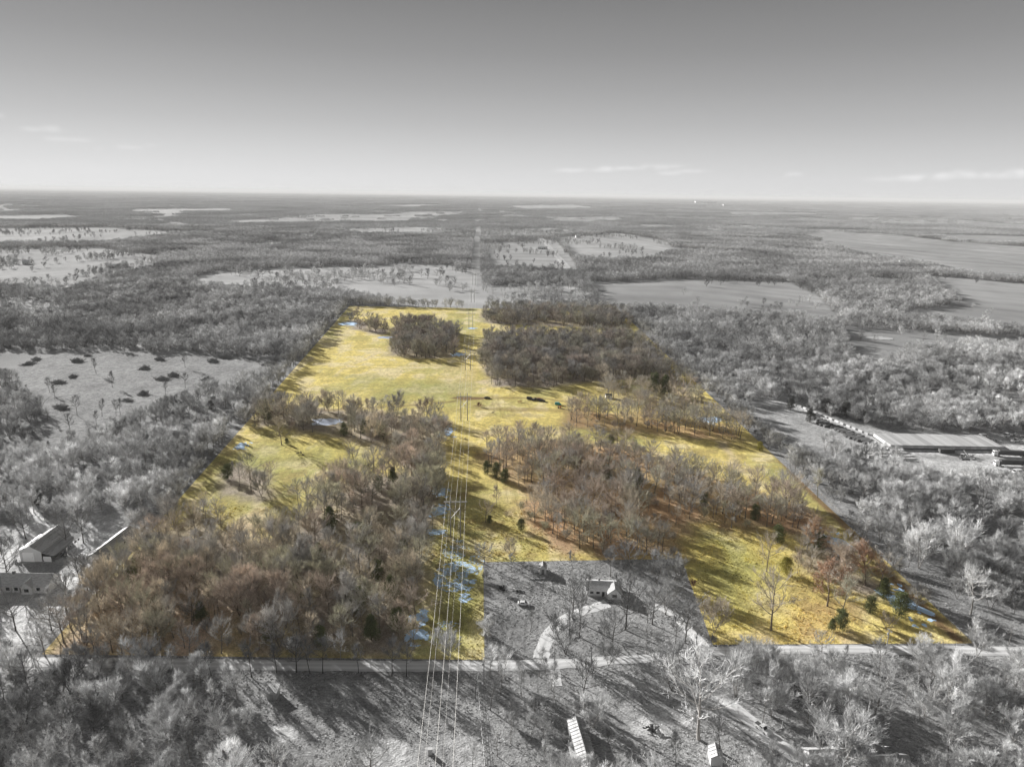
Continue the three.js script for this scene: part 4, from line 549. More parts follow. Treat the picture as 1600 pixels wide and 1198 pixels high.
// ------------------------------------------------------------------ vehicles
function car(name, label, cat, color, pos, turn, kind = 'car', s = 1, group) {
  const t = thing(name, label, cat, pos, turn, group); t.scale.setScalar(s); const paint = M(color, .35);
  const low = kind === 'pickup' ? [[-2.6, .45], [-2.6, 1.05], [-.5, 1.08], [.0, 1.1], [1.0, 1.1], [2.3, 1.0], [2.6, .75], [2.6, .45]] : [[-2.2, .42], [-2.25, .9], [-1.9, .98], [1.0, 1], [2.0, .86], [2.25, .65], [2.25, .42]];
  const cab = kind === 'pickup' ? [[-.75, 1.08], [-.55, 1.75], [.55, 1.78], [1.15, 1.1]] : kind === 'van' ? [[-2.15, .95], [-2.0, 1.85], [.7, 1.85], [1.5, .98]] : [[-1.85, .95], [-1.2, 1.42], [.3, 1.45], [1.1, .98]];
  const ex = (p, w, b) => new THREE.ExtrudeGeometry(new THREE.Shape(p.map(([x, y]) => new THREE.Vector2(x, y))), { depth: w, bevelEnabled: true, bevelSize: b, bevelThickness: b, bevelSegments: 2 }).translate(0, 0, -w / 2);
  part('body', ex(low, 1.6, .08), paint, t); part('cabin', ex(cab, 1.36, .06), paint, t);
  const c0 = cab[0], c1 = cab[1], c2 = cab[2], c3 = cab[3], quad = (a, b, w, dx) => { const dxx = b[0] - a[0], dy = b[1] - a[1], L = Math.hypot(dxx, dy); return box(L * .8, .04, w).rotateZ(Math.atan2(dy, dxx)).translate((a[0] + b[0]) / 2 + dx, (a[1] + b[1]) / 2 + .03, 0); };
  part('windscreen', quad(c2, c3, 1.25, .09), GLASS, t); part('rear_window', quad(c0, c1, 1.2, -.09), GLASS, t);
  for (const z of [-.76, .76]) part('side_window', box((c2[0] - c1[0]) * .92, .36, .03, (c1[0] + c2[0]) / 2, (c0[1] + c1[1]) / 2 + .06, z), GLASS, t);
  for (const x of [-1.4, 1.4]) for (const z of [-.82, .82]) { const w = part('wheel', new THREE.CylinderGeometry(.36, .36, .22, 14).rotateX(Math.PI / 2).translate(x, .36, z), M(grey(.03), .9), t); part('rim', new THREE.CylinderGeometry(.2, .2, .24, 10).rotateX(Math.PI / 2).translate(x, .36, z), M(grey(.5), .3), w); }
  for (const z of [-.6, .6]) { part('headlight', box(.06, .16, .32, kind === 'pickup' ? 2.66 : 2.31, .68, z), M(grey(.8), .2), t); part('tail_light', box(.06, .14, .26, kind === 'pickup' ? -2.68 : -2.31, .78, z), M(rgb(.25, .25, .25), .3), t); }
  if (kind === 'pickup') part('cargo_bed', box(1.6, .06, 1.35, -1.65, 1.2, 0), M(grey(.1)), t);
  return t;
}
{ const a = P3(1183, 1134), b = P3(1200, 1148); car('pickup_truck', 'white pickup truck parked on the drive right of the sycamore', 'pickup truck', grey(.8), V((a.x + b.x) / 2, 0, (a.z + b.z) / 2), turnTo(a.x, a.z, b.x, b.z), 'pickup'); }
car('car', 'white car on the shaded grass at the left of the notch', 'car', grey(.8), P3(818.5, 945), -.1);
{ const t = thing('flat_trailer', 'low pale flat trailer above the white car in the notch', 'trailer', P3(808, 922), -.05); part('deck', box(3, .14, 1.6, 0, .6, 0), M(grey(.55)), t); part('side_board', box(3, .35, .06, 0, .84, .8), M(grey(.65)), t); part('side_board', box(3, .35, .06, 0, .84, -.8), M(grey(.65)), t); for (const z of [-.88, .88]) part('wheel', new THREE.CylinderGeometry(.32, .32, .18, 12).rotateX(Math.PI / 2).translate(0, .34, z), DARK, t); part('drawbar', box(1.4, .1, .1, -2.2, .5, 0), DARK, t); }
putTree('brush', 1, P3(785, 927), 2.6, 1, grey(.06), 'dark rounded bush left of the flat trailer in the notch', undefined, 'dark_bush');
car('car', 'turquoise car parked in the meadow left of the grove', 'car', rgb(.03, .42, .48), P3(872, 632.5), -.12, 'van', 1.05);
{ const t = thing('garden_tractor', 'small orange tractor in front of the turquoise car', 'tractor', P3(874, 637.5), .1); part('hood', rbox(1.3, .7, .8, .1, .7, .95, 0), M(rgb(.6, .16, .04), .5), t); part('seat', rbox(.5, .6, .6, .08, -.6, 1.2, 0), DARK, t); for (const [x, r] of [[-.7, .55], [1, .34]]) for (const z of [-.6, .6]) part('wheel', new THREE.CylinderGeometry(r, r, .28, 12).rotateX(Math.PI / 2).translate(x, r, z), DARK, t); part('fender', box(.9, .08, 1.5, -.7, 1.15, 0), M(rgb(.6, .16, .04), .5), t); }
car('car', 'dark car with pale bonnet on the meadow track right of the power line', 'car', grey(.05), P3(761, 622.5), .05);
[[828, 624, .03, 'van', 'leftmost dark vehicle of the row on the meadow track'], [836.5, 625.5, .02, 'pickup', 'second dark vehicle of the row on the meadow track'], [842.5, 625, .16, 'car', 'reddish vehicle near the right end of the row on the track'], [847, 627, .03, 'car', 'rightmost dark vehicle of the row on the meadow track']].forEach(([x, y, c, k, l]) => car('old_vehicle', l, 'vehicle', c > .1 ? rgb(.22, .06, .05) : rgb(c, c, c * 1.4), P3(x, y), .2 * Math.sin(x), k, 1.1));
{ const t = thing('hay_rake', 'rusty brown farm implement left of the vehicle row', 'farm implement', P3(812, 628.5), .3), rust = M(rgb(.28, .10, .05), .9); part('frame', box(3.4, .2, .2, 0, .9, 0), rust, t); for (let i = 0; i < 6; i++) part('tine_wheel', new THREE.TorusGeometry(.6, .06, 5, 14).rotateY(.5).translate(-1.5 + i * .6, .66, .3), rust, t); part('drawbar', box(.15, .15, 2, 0, .7, -1), rust, t); }
smallShed('small open shed with bright white side under the grove trees', P3(951, 621.5), 0, 5, 3.4, 2.4, .8, .75, .34);
{ const g = rbox(.8, .85, .8, .06, 0, .55, 0); for (let i = 0; i < 9; i++) { const x = 1020 + i * 3.1, t = thing('beehive', 'white box hive in the row of pale boxes under the grove', 'beehive', P3(x, 635 + (i % 2) * .5), i, 'white box hives in a row'); toSingle(t, 'white box hive of the row under the grove', x, 'white box hives in a row'); part('hive_body', g, WHITE, t); part('lid', box(.9, .1, .9, 0, 1.03, 0), M(grey(.7), .4), t); for (const s of [-.3, .3]) part('foot', box(.1, .14, .7, s, .07, 0), DARK, t); } }
putTree('brush', 0, P3(748, 635), 2.6, 0, rgb(.22, .12, .09), 'low reddish bush in the meadow right of the power line poles', undefined, 'red_bush'); putTree('brush', 1, P3(1083, 917), 2.4, 0, rgb(.2, .1, .09), 'low reddish bush beside the notch corner', undefined, 'red_bush');

// ------------------------------------------------------------------ grazing animals: one continuous skin each
const cowGeo = (() => {
  const mc = new MarchingCubes(40, M(grey(.1)), false, false, 20000), N = 40, bones = [[[-.42, .1, 0], [.38, .12, 0], .21, .2], [[.36, .16, 0], [.62, .3, 0], .13, .1], [[.6, .3, 0], [.82, .18, 0], .1, .07], [[-.58, .14, 0], [-.62, -.3, 0], .03, .03]];
  for (const x of [-.42, .36]) for (const z of [-.13, .13]) { bones.push([[x, 0, z], [x + (x < 0 ? -.05 : 0), -.3, z], .08, .05]); bones.push([[x + (x < 0 ? -.05 : 0), -.3, z], [x, -.62, z], .045, .045]); }
  for (const z of [-.1, .1]) bones.push([[.62, .34, z * .5], [.6, .36, z * 1.6], .035, .02]);
  for (let k = 0; k < N; k++) for (let j = 0; j < N; j++) for (let i = 0; i < N; i++) { const x = (i - N / 2) / (N / 2), y = (j - N / 2) / (N / 2), z = (k - N / 2) / (N / 2); let s = 0; for (const [a, b, ra, rb] of bones) { const vx = b[0] - a[0], vy = b[1] - a[1], vz = b[2] - a[2], t = clamp(((x - a[0]) * vx + (y - a[1]) * vy + (z - a[2]) * vz) / (vx * vx + vy * vy + vz * vz), 0, 1), d = Math.hypot(x - a[0] - vx * t, y - a[1] - vy * t, z - a[2] - vz * t) - lerp(ra, rb, t); s += Math.exp(-d * 24); } mc.field[i + j * N + k * N * N] = Math.log(s) / 24; }
  mc.isolation = 0; mc.update(); const n = mc.count, g = new THREE.BufferGeometry(); g.setAttribute('position', new THREE.BufferAttribute(mc.positionArray.slice(0, n * 3), 3)); g.setAttribute('normal', new THREE.BufferAttribute(mc.normalArray.slice(0, n * 3), 3)); g.computeVertexNormals(); return g.translate(0, .66, 0).scale(1.25, 1.15, 1.25);
})();
[[465, 709.5, .4, 'left of three dark cattle on the left clearing'], [470, 708.5, 2, 'middle of three dark cattle on the left clearing'], [473.5, 712, -.5, 'right and lowest of three dark cattle on the left clearing'], [770, 646, .3, 'dark calf alone on the meadow right of the power line']].forEach(([x, y, a, l], i) => { const m = single('cow', cowGeo, M(grey(.035), .8), l, 'cow'); m.position.copy(P3(x, y)); m.rotation.y = a; });

// ------------------------------------------------------------------ power line
const STEEL = M(grey(.58), .5, { metalness: .3 }), POLEWOOD = M(rgb(.34, .33, .31), .85), LINE_T = turnTo(axisX(-292), -292, axisX(-606), -606);
const towers = [-104, -292, -462, -606, -806, -1010, -1210];
{
  let proto; const arm = 17.2;
  towers.forEach((z, i) => {
    const lab = ['wooden H-frame pylon of the power line nearest the camera, below the frame', 'nearest wooden H-frame pylon in the snow-flecked clearing, with a cross brace', 'wooden H-frame pylon second along the line, in the yellow meadow', 'wooden H-frame pylon third along the line, above the pale bare patch', 'wooden H-frame pylon fourth along the line, in the far meadow', 'wooden H-frame pylon fifth along the line, beyond the parcel', 'wooden H-frame pylon farthest along the line, in the pale field'][i];
    let t;
    if (!proto) {
      t = proto = thing('power_pylon', lab, 'pylon', V(axisX(z), 0, z), LINE_T, 'H-frame pylons of the power line');
      for (const s of [-2.2, 2.2]) part('pole', cyl(.3, .2, 20, 10, 0, -.2, s), POLEWOOD, t);
      part('crossarm', box(.26, .34, 10.4, .28, arm, 0), POLEWOOD, t); part('crossarm', box(.26, .34, 10.4, -.28, arm, 0), POLEWOOD, t);
      for (const s of [-1, 1]) part('brace', new THREE.CylinderGeometry(.13, .13, Math.hypot(4.4, 5.4), 6).rotateX(s * Math.atan2(4.4, 5.4)).translate(s * .28, 11.6, 0), STEEL, t);
      for (const s of [-4.4, 0, 4.4]) part('insulator', new THREE.LatheGeometry(Array.from({ length: 13 }, (_, k) => new THREE.Vector2(k % 2 ? .16 : .07, -k * .12)), 8).translate(0, arm - .2, s), M(grey(.6), .3), t);
    } else { t = proto.clone(); t.name = numbered('power_pylon'); t.position.set(axisX(z), 0, z); tag(t, lab, 'pylon', 'H-frame pylons of the power line'); scene.add(t); }
  });
  const wire = (off, h, r, sag, label) => {
    const gs = [], zs = [...towers, -1420]; for (let i = 0; i < zs.length - 1; i++) { const a = V(axisX(zs[i]) + off, h, zs[i]), b = V(axisX(zs[i + 1]) + off, h, zs[i + 1]), pts = []; for (let k = 0; k <= 14; k++) { const t = k / 14, p = a.clone().lerp(b, t); p.y -= sag * 4 * t * (1 - t); pts.push(p); } gs.push(new THREE.TubeGeometry(new THREE.CatmullRomCurve3(pts), 24, r, 4)); }
    single('power_wire', mergeGeometries(gs), M(rgb(.74, .72, .68), .45, { metalness: .2 }), label, 'power line');
  };
  [[-4.4, 'left conductor wire of the power line'], [0, 'middle conductor wire of the power line'], [4.4, 'right conductor wire of the power line']].forEach(([o, l]) => wire(o, arm - 1.6, .042, 4.2, l));
  wire(-2.2, 20, .022, 2.8, 'thin left shield wire above the power line conductors'); wire(2.2, 20, .016, 2.8, 'thin right shield wire above the power line conductors');
}
// ------------------------------------------------------------------ utility poles and small things by the road
{
  const poles = [[866, 1047, 8.5, 'utility pole at the road just right of the driveway mouth'], [923.5, 1045, 10, 'utility pole across the road from the lawn'], [1086.5, 1026, 9.5, 'utility pole at the road below the notch corner'], [1384, 1022, 10, 'tall pale utility pole at the road before the parcel'], [756, 1068, 9, 'dark utility pole below the road at the notch corner'], [1238, 1072, 8, 'thin utility pole among the trees below the road']];
  let proto; const tops = [];
  poles.forEach(([x, y, h, l]) => { const p = P3(x, y); tops.push(V(p.x, h - .6, p.z)); let t; if (!proto) { t = proto = thing('utility_pole', l, 'utility pole', p, .2, 'utility poles along the road'); part('pole', cyl(.19, .13, 10, 8, 0, -.2, 0), M(grey(.3), .9), t); part('crossarm', box(.12, .14, 2.2, .16, 9.2, 0), M(grey(.28), .9), t); for (const s of [-.95, 0, .95]) part('insulator', cyl(.07, .05, .22, 6, .16, 9.27, s), M(grey(.6), .3), t); part('transformer', cyl(.24, .24, .8, 8, -.4, 7.6, 0), M(grey(.5), .5), t); } else { t = proto.clone(); t.name = numbered('utility_pole'); t.position.copy(p); tag(t, l, 'utility pole', 'utility poles along the road'); scene.add(t); } t.scale.y = h / 10; });
  const order = [4, 0, 1, 2, 3].map((i) => tops[i]), gs = []; for (let i = 0; i < order.length - 1; i++) { const pts = []; for (let k = 0; k <= 10; k++) { const t = k / 10, p = order[i].clone().lerp(order[i + 1], t); p.y -= 3 * t * (1 - t); pts.push(p); } gs.push(new THREE.TubeGeometry(new THREE.CatmullRomCurve3(pts), 16, .03, 4)); } single('utility_wire', mergeGeometries(gs), M(grey(.25), .5), 'thin service wire strung between the road poles', 'wire');
  const post = (name, l, px, py, h, r, v, lean = 0) => { const t = thing(name, l, 'post', P3(px, py)); part('shaft', cyl(r, r * .8, h, 8, 0, -.1, 0).rotateZ(lean), M(grey(v), .6), t); part('cap', new THREE.SphereGeometry(r * 1.3, 8, 6).translate(0, h - .1, 0).rotateZ(lean), M(grey(v), .6), t); part('footing', cyl(r * 2.2, r * 2, .25, 8), M(grey(.6)), t); };
  post('lamp_post', 'pale thin post standing in the yard below the road', 947, 1098, 5.5, .1, .7); post('pale_post', 'pale short post left of the lower right houses', 1222, 1138, 2.6, .12, .75); post('guy_marker', 'left of two leaning white guy markers below the road', 639, 1137, 3, .11, .8, .12); post('guy_marker', 'right of two leaning white guy markers below the road', 656, 1137, 2.7, .09, .6, -.05); post('dark_post', 'dark post with white foot beside the field fence', 743, 1094, 6, .14, .1);
  post('line_marker', 'left small white marker at the bottom edge under the wires', 672, 1197, .8, .14, .85); post('line_marker', 'right small white marker at the bottom edge under the wires', 698, 1197, .8, .14, .85); post('line_marker', 'pale leaning pole beside the track right of the parcel', 1385, 850, 4.4, .12, .7, .5);
  const c = thing('utility_cabinet', 'small pale box cabinet under the power wires near the bottom edge', 'cabinet', P3(672, 1178), .1); part('cabinet', rbox(1.2, 1.7, .9, .05, 0, .95, 0), M(grey(.62), .5), c); part('lid', box(1.3, .08, 1, 0, 1.84, 0), M(grey(.7), .5), c); part('door', box(1, 1.3, .05, 0, .95, .48), M(grey(.55), .5), c); part('plinth', box(1.4, .2, 1.1, 0, .1, 0), M(grey(.4)), c);
  const f = thing('wire_fence', 'wire field fence running down from the road to the bottom edge', 'fence', V(0, 0, 0)), A = P3(745, 1058), B = P3(752, 1147), C = P3(758, 1215), fp = []; for (let i = 0; i <= 9; i++) fp.push(A.clone().lerp(B, i / 9)); for (let i = 1; i <= 6; i++) fp.push(B.clone().lerp(C, i / 6)); for (const p of fp) part('post', cyl(.09, .07, 1.4, 6, p.x, -.1, p.z), M(grey(.35)), f); for (const y of [.5, .9, 1.2]) part('wire', new THREE.TubeGeometry(new THREE.CatmullRomCurve3(fp.map((p) => V(p.x + .08, y, p.z))), 60, .03, 4), M(grey(.6), .4), f);
  const g2 = thing('wire_fence', 'wire fence along the track inside the right parcel edge', 'fence', V(0, 0, 0)), fq = []; const E0 = P3(1222, 712), E1 = P3(1512, 1001); for (let i = 0; i <= 44; i++) fq.push(E0.clone().lerp(E1, i / 44)); for (const p of fq) part('post', cyl(.1, .08, 1.5, 5, p.x, -.1, p.z), M(rgb(.35, .31, .26)), g2); for (const y of [.6, 1.2]) part('wire', new THREE.TubeGeometry(new THREE.CatmullRomCurve3(fq.map((p) => V(p.x + .09, y, p.z))), 80, .03, 4), M(rgb(.6, .58, .55), .4), g2);
}
// ------------------------------------------------------------------ snow and ice left in the shade
const SHADE_BLUE_SNOW = M(rgb(.56, .76, 1.0), .7), ICE = M(rgb(.66, .74, .9), .25);  // blue skylight of the shade is put into the snow colour
function blob(rx, rz, seed, x, z, y, th, turn = 0) { const n = rx * rz > 6 ? 60 : rx * rz > .3 ? 16 : 9, s = new THREE.Shape(); for (let i = 0; i <= n; i++) { const a = i / n * Math.PI * 2, k = .3 + 1.4 * fbm(Math.cos(a) * 2.6 + seed * 7, Math.sin(a) * 2.6 + seed * 3, 4), p = new THREE.Vector2(Math.cos(a) * rx * k, Math.sin(a) * rz * k); i ? s.lineTo(p.x, p.y) : s.moveTo(p.x, p.y); } return new THREE.ExtrudeGeometry(s, { depth: th, bevelEnabled: false, curveSegments: 1 }).rotateX(-Math.PI / 2).rotateY(turn).translate(x, y, z); }
function flecks(cxp, cyp, rx, rz, n, seed, turn = 0, s0 = .16, s1 = 1.0) { const Q = rng(seed), c = P3(cxp, cyp), gs = []; for (let i = 0; i < n; i++) { const a = Q() * 6.283, q = Math.sqrt(Q()), lx = Math.cos(a) * rx * q, lz = Math.sin(a) * rz * q, x = c.x + lx * Math.cos(turn) + lz * Math.sin(turn), z = c.z - lx * Math.sin(turn) + lz * Math.cos(turn); if (fbm(x * .35 + seed, z * .35, 3) < .45) continue; gs.push(blob(lerp(s0, s1, Q() * Q() * Q()) * 1.5, lerp(s0, s1, Q() * Q() * Q()) * .8, seed + i, x, z, .03, .02 + .02 * Q(), (Q() - .5) * 1.6)); } return mergeGeometries(gs); }
const snow = (g, label, mat = SHADE_BLUE_SNOW) => single('snow_patch', g, mat, label, 'snow');
const solid = (px, py, rx, rz, seed, label, turn = 0, mat = SHADE_BLUE_SNOW) => { const c = P3(px, py); return snow(mergeGeometries([blob(rx, rz, seed, c.x, c.z, .03, .04, turn), ...Array.from({ length: 34 }, (_, i) => blob((.1 + .25 * hash(i, seed + 4)) * Math.min(rx, 4), (.06 + .16 * hash(seed + 6, i)) * Math.min(rz, 5), seed * 9 + i, c.x + (hash(i, seed) - .5) * rx * 3, c.z + (hash(seed, i) - .5) * rz * 3, .03, .03, i))]), label, mat); };
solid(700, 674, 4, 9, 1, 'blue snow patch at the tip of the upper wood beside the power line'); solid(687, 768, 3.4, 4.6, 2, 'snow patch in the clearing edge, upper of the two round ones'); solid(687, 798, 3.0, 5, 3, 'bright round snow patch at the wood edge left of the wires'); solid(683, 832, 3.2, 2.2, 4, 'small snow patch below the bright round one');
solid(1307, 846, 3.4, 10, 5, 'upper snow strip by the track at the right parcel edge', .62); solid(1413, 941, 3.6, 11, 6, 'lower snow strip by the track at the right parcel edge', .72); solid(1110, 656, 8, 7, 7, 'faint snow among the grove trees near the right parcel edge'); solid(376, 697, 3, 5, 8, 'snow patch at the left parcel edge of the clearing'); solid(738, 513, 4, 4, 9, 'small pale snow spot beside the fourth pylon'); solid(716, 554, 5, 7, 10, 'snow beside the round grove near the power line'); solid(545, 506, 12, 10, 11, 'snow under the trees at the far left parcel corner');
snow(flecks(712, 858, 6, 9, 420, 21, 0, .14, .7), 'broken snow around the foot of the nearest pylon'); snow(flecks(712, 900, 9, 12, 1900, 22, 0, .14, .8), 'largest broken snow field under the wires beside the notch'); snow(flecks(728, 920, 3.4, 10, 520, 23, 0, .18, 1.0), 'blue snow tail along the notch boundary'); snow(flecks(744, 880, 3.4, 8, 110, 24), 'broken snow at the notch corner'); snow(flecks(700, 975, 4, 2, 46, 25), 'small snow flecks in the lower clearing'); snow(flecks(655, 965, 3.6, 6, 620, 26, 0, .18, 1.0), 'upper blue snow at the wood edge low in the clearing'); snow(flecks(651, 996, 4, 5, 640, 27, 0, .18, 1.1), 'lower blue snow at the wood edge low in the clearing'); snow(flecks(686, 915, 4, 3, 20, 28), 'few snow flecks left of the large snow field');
const pond = (px, py, rx, rz, seed, label, mat) => { const c = P3(px, py); tag(struct('pond', blob(rx, rz, seed, c.x, c.z, .035, .03), mat), label, 'pond'); };
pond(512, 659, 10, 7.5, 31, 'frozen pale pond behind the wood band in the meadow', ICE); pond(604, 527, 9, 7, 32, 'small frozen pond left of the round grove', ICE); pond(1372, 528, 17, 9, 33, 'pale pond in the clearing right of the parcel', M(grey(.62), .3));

// ------------------------------------------------------------------ brush piles on the pasture
{
  const pile = (seed) => { const Q = rng(seed), A = new MB(), B = new MB(); for (let i = 0; i < 46; i++) { const a = Q() * 6.3, r = Math.sqrt(Q()) * 5.2, p = V(Math.cos(a) * r, .1 + (1 - r / 5.6) * 1.9 * Q(), Math.sin(a) * r * .7), d = V(Q() - .5, (Q() - .4) * .5, Q() - .5).normalize(); A.tube(p.clone().addScaledVector(d, -1.6 - Q()), p.clone().addScaledVector(d, 1.6 + Q() * 1.5), .12 + .14 * Q(), .06, 4, [.9, .9, .9]); } for (let i = 0; i < 800; i++) { const a = Q() * 6.3, r = Math.pow(Q(), .7) * 5.6 * (.6 + .5 * vnoise(a * 2, seed)), p = V(Math.cos(a) * r, (1 - r / 6) * 2.2 * Q(), Math.sin(a) * r * .7); B.twig(p, p.clone().add(V((Q() - .5) * 2, (Q() - .2) * 1.1, (Q() - .5) * 2)), .12, [1, 1, 1], Q); } return [A.geo(), B.geo()]; };
  const piles = [pile(4), pile(9), pile(14)], where = [[56, 562], [44, 569], [120, 565], [225, 576], [249, 562], [332, 565], [353, 559], [430, 563], [420, 569], [113, 589], [91, 598], [253, 593], [270, 587], [322, 593], [223, 616], [199, 626], [94, 638], [56, 646], [171, 676], [136, 556]];
  where.forEach(([x, y], i) => { const t = thing('brush_pile', 'dark flat brush pile of cut branches on the left pasture', 'brush pile', P3(x, y), hash(x, y) * .8 - .4, 'brush piles on the left pasture'); toSingle(t, 'dark brush pile ' + (y < 575 ? 'in the far rows of' : y < 605 ? 'in the middle of' : 'in the near part of') + ' the left pasture', x, 'brush piles on the left pasture'); const s = .8 + .4 * hash(y, x); t.rotation.y = hash(x, y) * 6.3; t.scale.set(s * (.75 + .6 * hash(x, 8)), s * (1.1 + .8 * hash(y, 9)), s * (.7 + .5 * hash(x + y, 3))); part('log', piles[i % 3][0], woodMat(grey(.34)), t); part('branches', piles[i % 3][1], woodMat(grey(.3 + .12 * hash(x, 5))), t); });
}
// ------------------------------------------------------------------ timber yard right of the parcel
{
  const a = P3(1372, 688), b = P3(1556, 700), t = thing('warehouse', 'large low flat white building of roof panels in the timber yard', 'warehouse', V(271, 0, -428), -.01), W = 70, D = 22, H = 2.5;
  part('wall', box(W, H, D, 0, H / 2, 0), M(grey(.55), .8), t); part('plinth', box(W + .3, .6, D + .3, 0, .3, 0), M(grey(.1), .9), t);
  for (let i = 0; i < 28; i++) part('roof_panel', box(W / 28 - .12, .16, D + .5, -W / 2 + (i + .5) * W / 28, H + .08 + (i % 2) * .03, 0), M(grey(.42 + .2 * hash(i, 3)), .7), t);
  for (let i = 0; i < 10; i++) part('bay_door', box(3.4, 1.7, .1, -W / 2 + 6 + i * 6.5, 1.47, D / 2 + .06), M(grey(.68), .6), t); part('gutter', box(W + .4, .14, .2, 0, H - .1, D / 2 + .32), M(grey(.3)), t);
  const bundleGeo = (() => { const g = []; for (let y = 0; y < 4; y++) for (let z = 0; z < 3; z++) g.push(box(5.6, .42, .62, (hash(y, z) - .5) * .3, .36 + y * .46, (z - 1) * .68)); return mergeGeometries(g); })(), bearers = mergeGeometries([-2, 0, 2].map((x) => box(.2, .14, 2.2, x, .07, 0)));
  const A = P3(1241, 632), B = P3(1354, 678), n = 14; for (let i = 0; i < n; i++) { const p = A.clone().lerp(B, (i + .2 * hash(i, 1)) / (n - 1)), o = thing('lumber_bundle', 'white wrapped lumber bundle in the diagonal row along the wood edge', 'lumber bundle', p, turnTo(A.x, A.z, B.x, B.z) + (hash(i, 9) - .5) * .1, 'white lumber bundles in a diagonal row'); toSingle(o, 'white lumber bundle of the diagonal row along the wood edge', i, 'white lumber bundles in a diagonal row'); o.scale.set(.5 + .25 * hash(i, 77), .62, .7); part('lumber', bundleGeo, M(grey(.5 + .25 * hash(i, 31)), .7), o); part('bearers', bearers, DARK, o); }
  const stackGeo = (() => { const g = []; for (let y = 0; y < 3; y++) for (let z = 0; z < 2; z++) g.push(box(4.2, .45, .8, (hash(y, z + 5) - .5) * .4, .35 + y * .5, (z - .5) * .9)); return mergeGeometries(g); })();
  const put = (p, i, v, ang, row) => { const o = thing('timber_stack', v > .5 ? 'pale stack of sawn timber in the lower rows of the yard' : 'dark stack of timber in the diagonal rows of the yard', 'timber stack', p, ang, v > .5 ? 'pale timber stacks in the yard' : 'dark timber stacks in the yard'); toSingle(o, (v > .5 ? 'pale timber stack in the ' + ['uppermost', 'second', 'third', 'fourth', 'lowest'][row] + ' short row of the yard' : 'dark timber stack in the ' + ['upper', 'second', 'third', 'lowest'][row] + ' diagonal row of the yard'), project(p.x, 0, p.z)[0], v > .5 ? 'pale timber stacks in the yard' : 'dark timber stacks in the yard'); part('timber', stackGeo, M(grey(v), .8), o); part('bearers', bearers, DARK, o); };
  for (let r = 0; r < 4; r++) for (let i = 0; i < 18; i++) { if (hash(r, i) < .2) continue; const px = lerp(1274, 1362, i / 17) + r * 3 - 4, py = lerp(652, 690, i / 17) + r * 3.6; put(P3(px + hash(i, r) * 3, py), i, .12 + .1 * hash(i, r + 3), .1, r); }
  for (let r = 0; r < 5; r++) for (let i = 0; i < 9; i++) { if (hash(r + 20, i) < .3) continue; put(P3(1342 + r * 6 + i * 7 + hash(i, r) * 3, 701 + r * 4.6), i, .52 + .24 * hash(i, r + 3), .05, r); }
  const trailer = (l, px, py, ang, v) => { const o = thing('semi_trailer', l, 'truck', P3(px, py), ang); part('trailer_box', rbox(17, 2.7, 2.6, .08, 2, 2.5, 0), M(grey(v), .5), o); part('chassis', box(17, .25, 1.2, 2, 1, 0), DARK, o); part('cab', rbox(2.4, 2.8, 2.5, .2, -8.4, 1.9, 0), WHITE, o); part('windscreen', box(.08, .9, 2, -9.63, 2.5, 0), GLASS, o); for (const x of [-8.6, -6.6, 7, 8.4]) for (const z of [-1.1, 1.1]) { const w = part('wheel', new THREE.CylinderGeometry(.5, .5, .4, 12).rotateX(Math.PI / 2).translate(x, .5, z), M(grey(.03), .9), o); part('rim', new THREE.CylinderGeometry(.25, .25, .42, 8).rotateX(Math.PI / 2).translate(x, .5, z), M(grey(.5), .4), w); } };
  trailer('dark semi trailer with white cab, upper of two at the right edge', 1578, 713, -.12, .09); trailer('dark semi trailer with white cab, lower of two at the right edge', 1580, 728, -.05, .07);
  car('van', 'white van parked behind the warehouse corner', 'van', grey(.8), P3(1537, 684), .3, 'van', 1.5); car('pickup_truck', 'pale pickup truck with load behind the warehouse at the right edge', 'pickup truck', grey(.75), P3(1574, 682), .3, 'pickup', 1.4); car('van', 'white van below the semi trailers at the right edge', 'van', grey(.8), P3(1592, 740), .2, 'van', 1.5); car('pickup_truck', 'white pickup right of the warehouse corner at the right edge', 'pickup truck', grey(.8), P3(1588, 690), .4, 'pickup', 1.4);
  { const o = thing('container', 'dark container standing before the warehouse wall', 'container', P3(1479, 707), 0); part('body', box(9, 2.4, 2.4, 0, 1.2, 0), M(grey(.1), .6), o); for (let i = 0; i < 14; i++) part('rib', box(.16, 2.2, .08, -4.2 + i * .65, 1.2, 1.24), M(grey(.12), .6), o); part('door', box(.08, 2.1, 2, 4.54, 1.2, 0), M(grey(.14)), o); }
  [[1510, 715, 10, 'dark heap of slabs and offcuts before the semi trailers', [.08, .1, .14, .5]], [1550, 690, 8, 'heap of pale boards at the warehouse end', [.6, .2, .1, .7]], [1400, 690, 0, '', []], [1595, 683, 9, 'dark scrap at the right edge behind the pickups', [.06, .08, .3]]].forEach(([x, y, s, l, tn], i) => s && junk('scrap_heap', l, 'scrap heap', P3(x, y), 26, s, 2.2, 40 + i, tn));
}
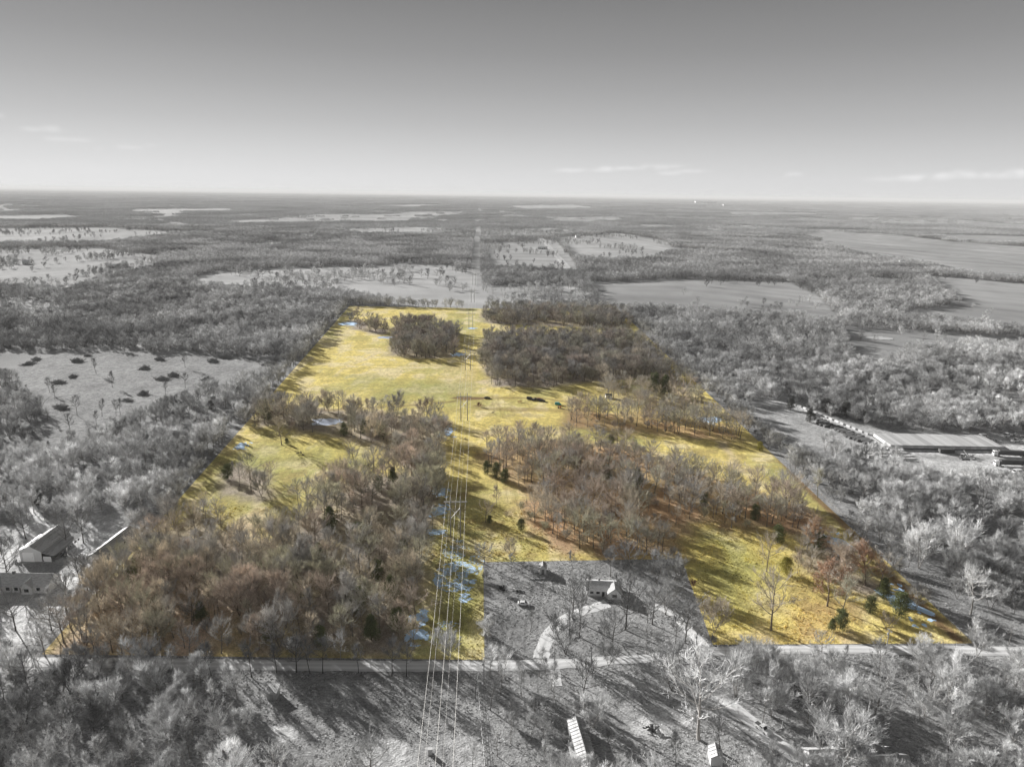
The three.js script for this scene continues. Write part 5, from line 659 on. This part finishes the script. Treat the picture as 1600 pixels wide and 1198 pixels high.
// ------------------------------------------------------------------ far farms, houses and the tower on the horizon
function farHouse(px, py, w, d, h, rise, v, rv, label, turn = .3, name = 'farm_building', cat = 'building') { const p = P3(px, py), t = thing(name, label, cat, p, turn); part('wall', gableWall(w, d, h, rise), M(grey(v), .7), t); roofSlabs(t, w, d, h, rise, M(grey(rv), .6), .4, .2); win(t, -w * .25, h * .55, d / 2 + .05, w * .12, h * .35); win(t, w * .25, h * .55, d / 2 + .05, w * .12, h * .35); door(t, 0, 0, d / 2 + .06, w * .12, h * .7, M(grey(.25))); return t; }
[[1386, 415.5, 22, 12, 5, 4, .8, .7, 'leftmost pale building of the far farm at the right'], [1411, 417, 14, 10, 5, 4, .8, .6, 'white house left of the silos at the far farm'], [1419, 415, 12, 10, 6, 5, .8, .75, 'tall white house in the middle of the far farm'], [1424, 417.5, 10, 9, 4, 3, .8, .5, 'small white house right of the tall one at the far farm'], [1438, 421, 36, 18, 5, 4, .7, .82, 'long bright barn at the front of the far farm'], [1448, 419, 16, 10, 4, 3, .8, .75, 'white shed right of the long bright barn'], [1464, 420, 12, 12, 6, 5, .85, .8, 'white house at the right end of the far farm'], [1480, 420.5, 14, 9, 4, 3, .4, .35, 'dark shed right of the far farm'],
  [1252, 385, 16, 10, 5, 4, .85, .7, 'left white house on the distant wooded ridge'], [1258, 386, 12, 9, 5, 4, .85, .8, 'second white house on the distant wooded ridge'], [1286, 389.5, 20, 10, 5, 4, .8, .8, 'pale barn right of the houses on the distant ridge'], [903, 371, 18, 10, 5, 4, .85, .8, 'white house beside the distant track behind the parcel'], [176, 418, 22, 10, 4, 3, .6, .85, 'pale-roofed shed among the distant left fields'], [108, 484, 16, 10, 4, 3, .5, .75, 'left pale-roofed shed in the far left clearing'], [138, 482, 18, 9, 4, 3, .5, .7, 'right pale-roofed shed in the far left clearing'], [41, 413, 12, 9, 5, 4, .8, .7, 'white house at the left among distant fields'], [848, 389, 26, 12, 5, 3, .7, .8, 'pale barn beside the distant diagonal lane'], [776, 352, 34, 16, 6, 5, .85, .85, 'left distant white farm beyond the power line'], [766, 352.5, 30, 14, 6, 5, .85, .8, 'second distant white farm beyond the power line'],
].forEach((a, i) => farHouse(...a, .2 + .5 * Math.sin(i * 2.3)));
{ let pr; [[1408.5, 415.5], [1410.5, 415], [1406.5, 416]].forEach(([x, y], i) => { const l = ['middle', 'right', 'left'][i] + ' of three pale silos at the far farm'; if (!pr) { pr = thing('silo', l, 'silo', P3(x, y), 0, 'silos at the far farm'); part('wall', cyl(3, 3, 12, 16), M(grey(.75), .5), pr); part('roof', new THREE.SphereGeometry(3, 16, 8, 0, 6.3, 0, 1.57).translate(0, 12, 0), M(grey(.6), .4), pr); part('ladder', box(.5, 11, .2, 0, 5.5, 3.1), DARK, pr); } else { const t = pr.clone(); t.name = numbered('silo'); t.position.copy(P3(x, y)); tag(t, l, 'silo', 'silos at the far farm'); scene.add(t); } }); }
{ const t = thing('water_tower', 'white water tower rising at the horizon right of the power line', 'water tower', P3(810, 314.5)); t.scale.setScalar(1.6); part('shaft', cyl(3, 2.2, 42, 12), WHITE, t); part('tank', new THREE.SphereGeometry(9, 18, 12).scale(1, .75, 1).translate(0, 46, 0), WHITE, t); part('footing', cyl(6, 5, 3, 12), M(grey(.6)), t); }
[[1103, 317.5, 500, 120, 40, 'long white works at the horizon'], [1137, 322, 150, 60, 25, 'small white works below the horizon']].forEach(([x, y, w, d, h, l]) => { const t = thing('factory', l, 'factory', P3(x, y)); part('wall', box(w, h, d, 0, h / 2, 0), M(grey(.85), .7), t); part('roof', box(w + 6, h * .08, d + 6, 0, h * 1.04, 0), M(grey(.7), .7), t); part('stack', cyl(h * .12, h * .1, h * .9, 10, w * .3, h, 0), M(grey(.8)), t); for (let i = 0; i < 6; i++) part('window', box(w * .1, h * .25, 1, -w * .4 + i * w * .16, h * .55, d / 2 + .6), GLASS, t); });
singleOut();
renderer.render(scene, camera);
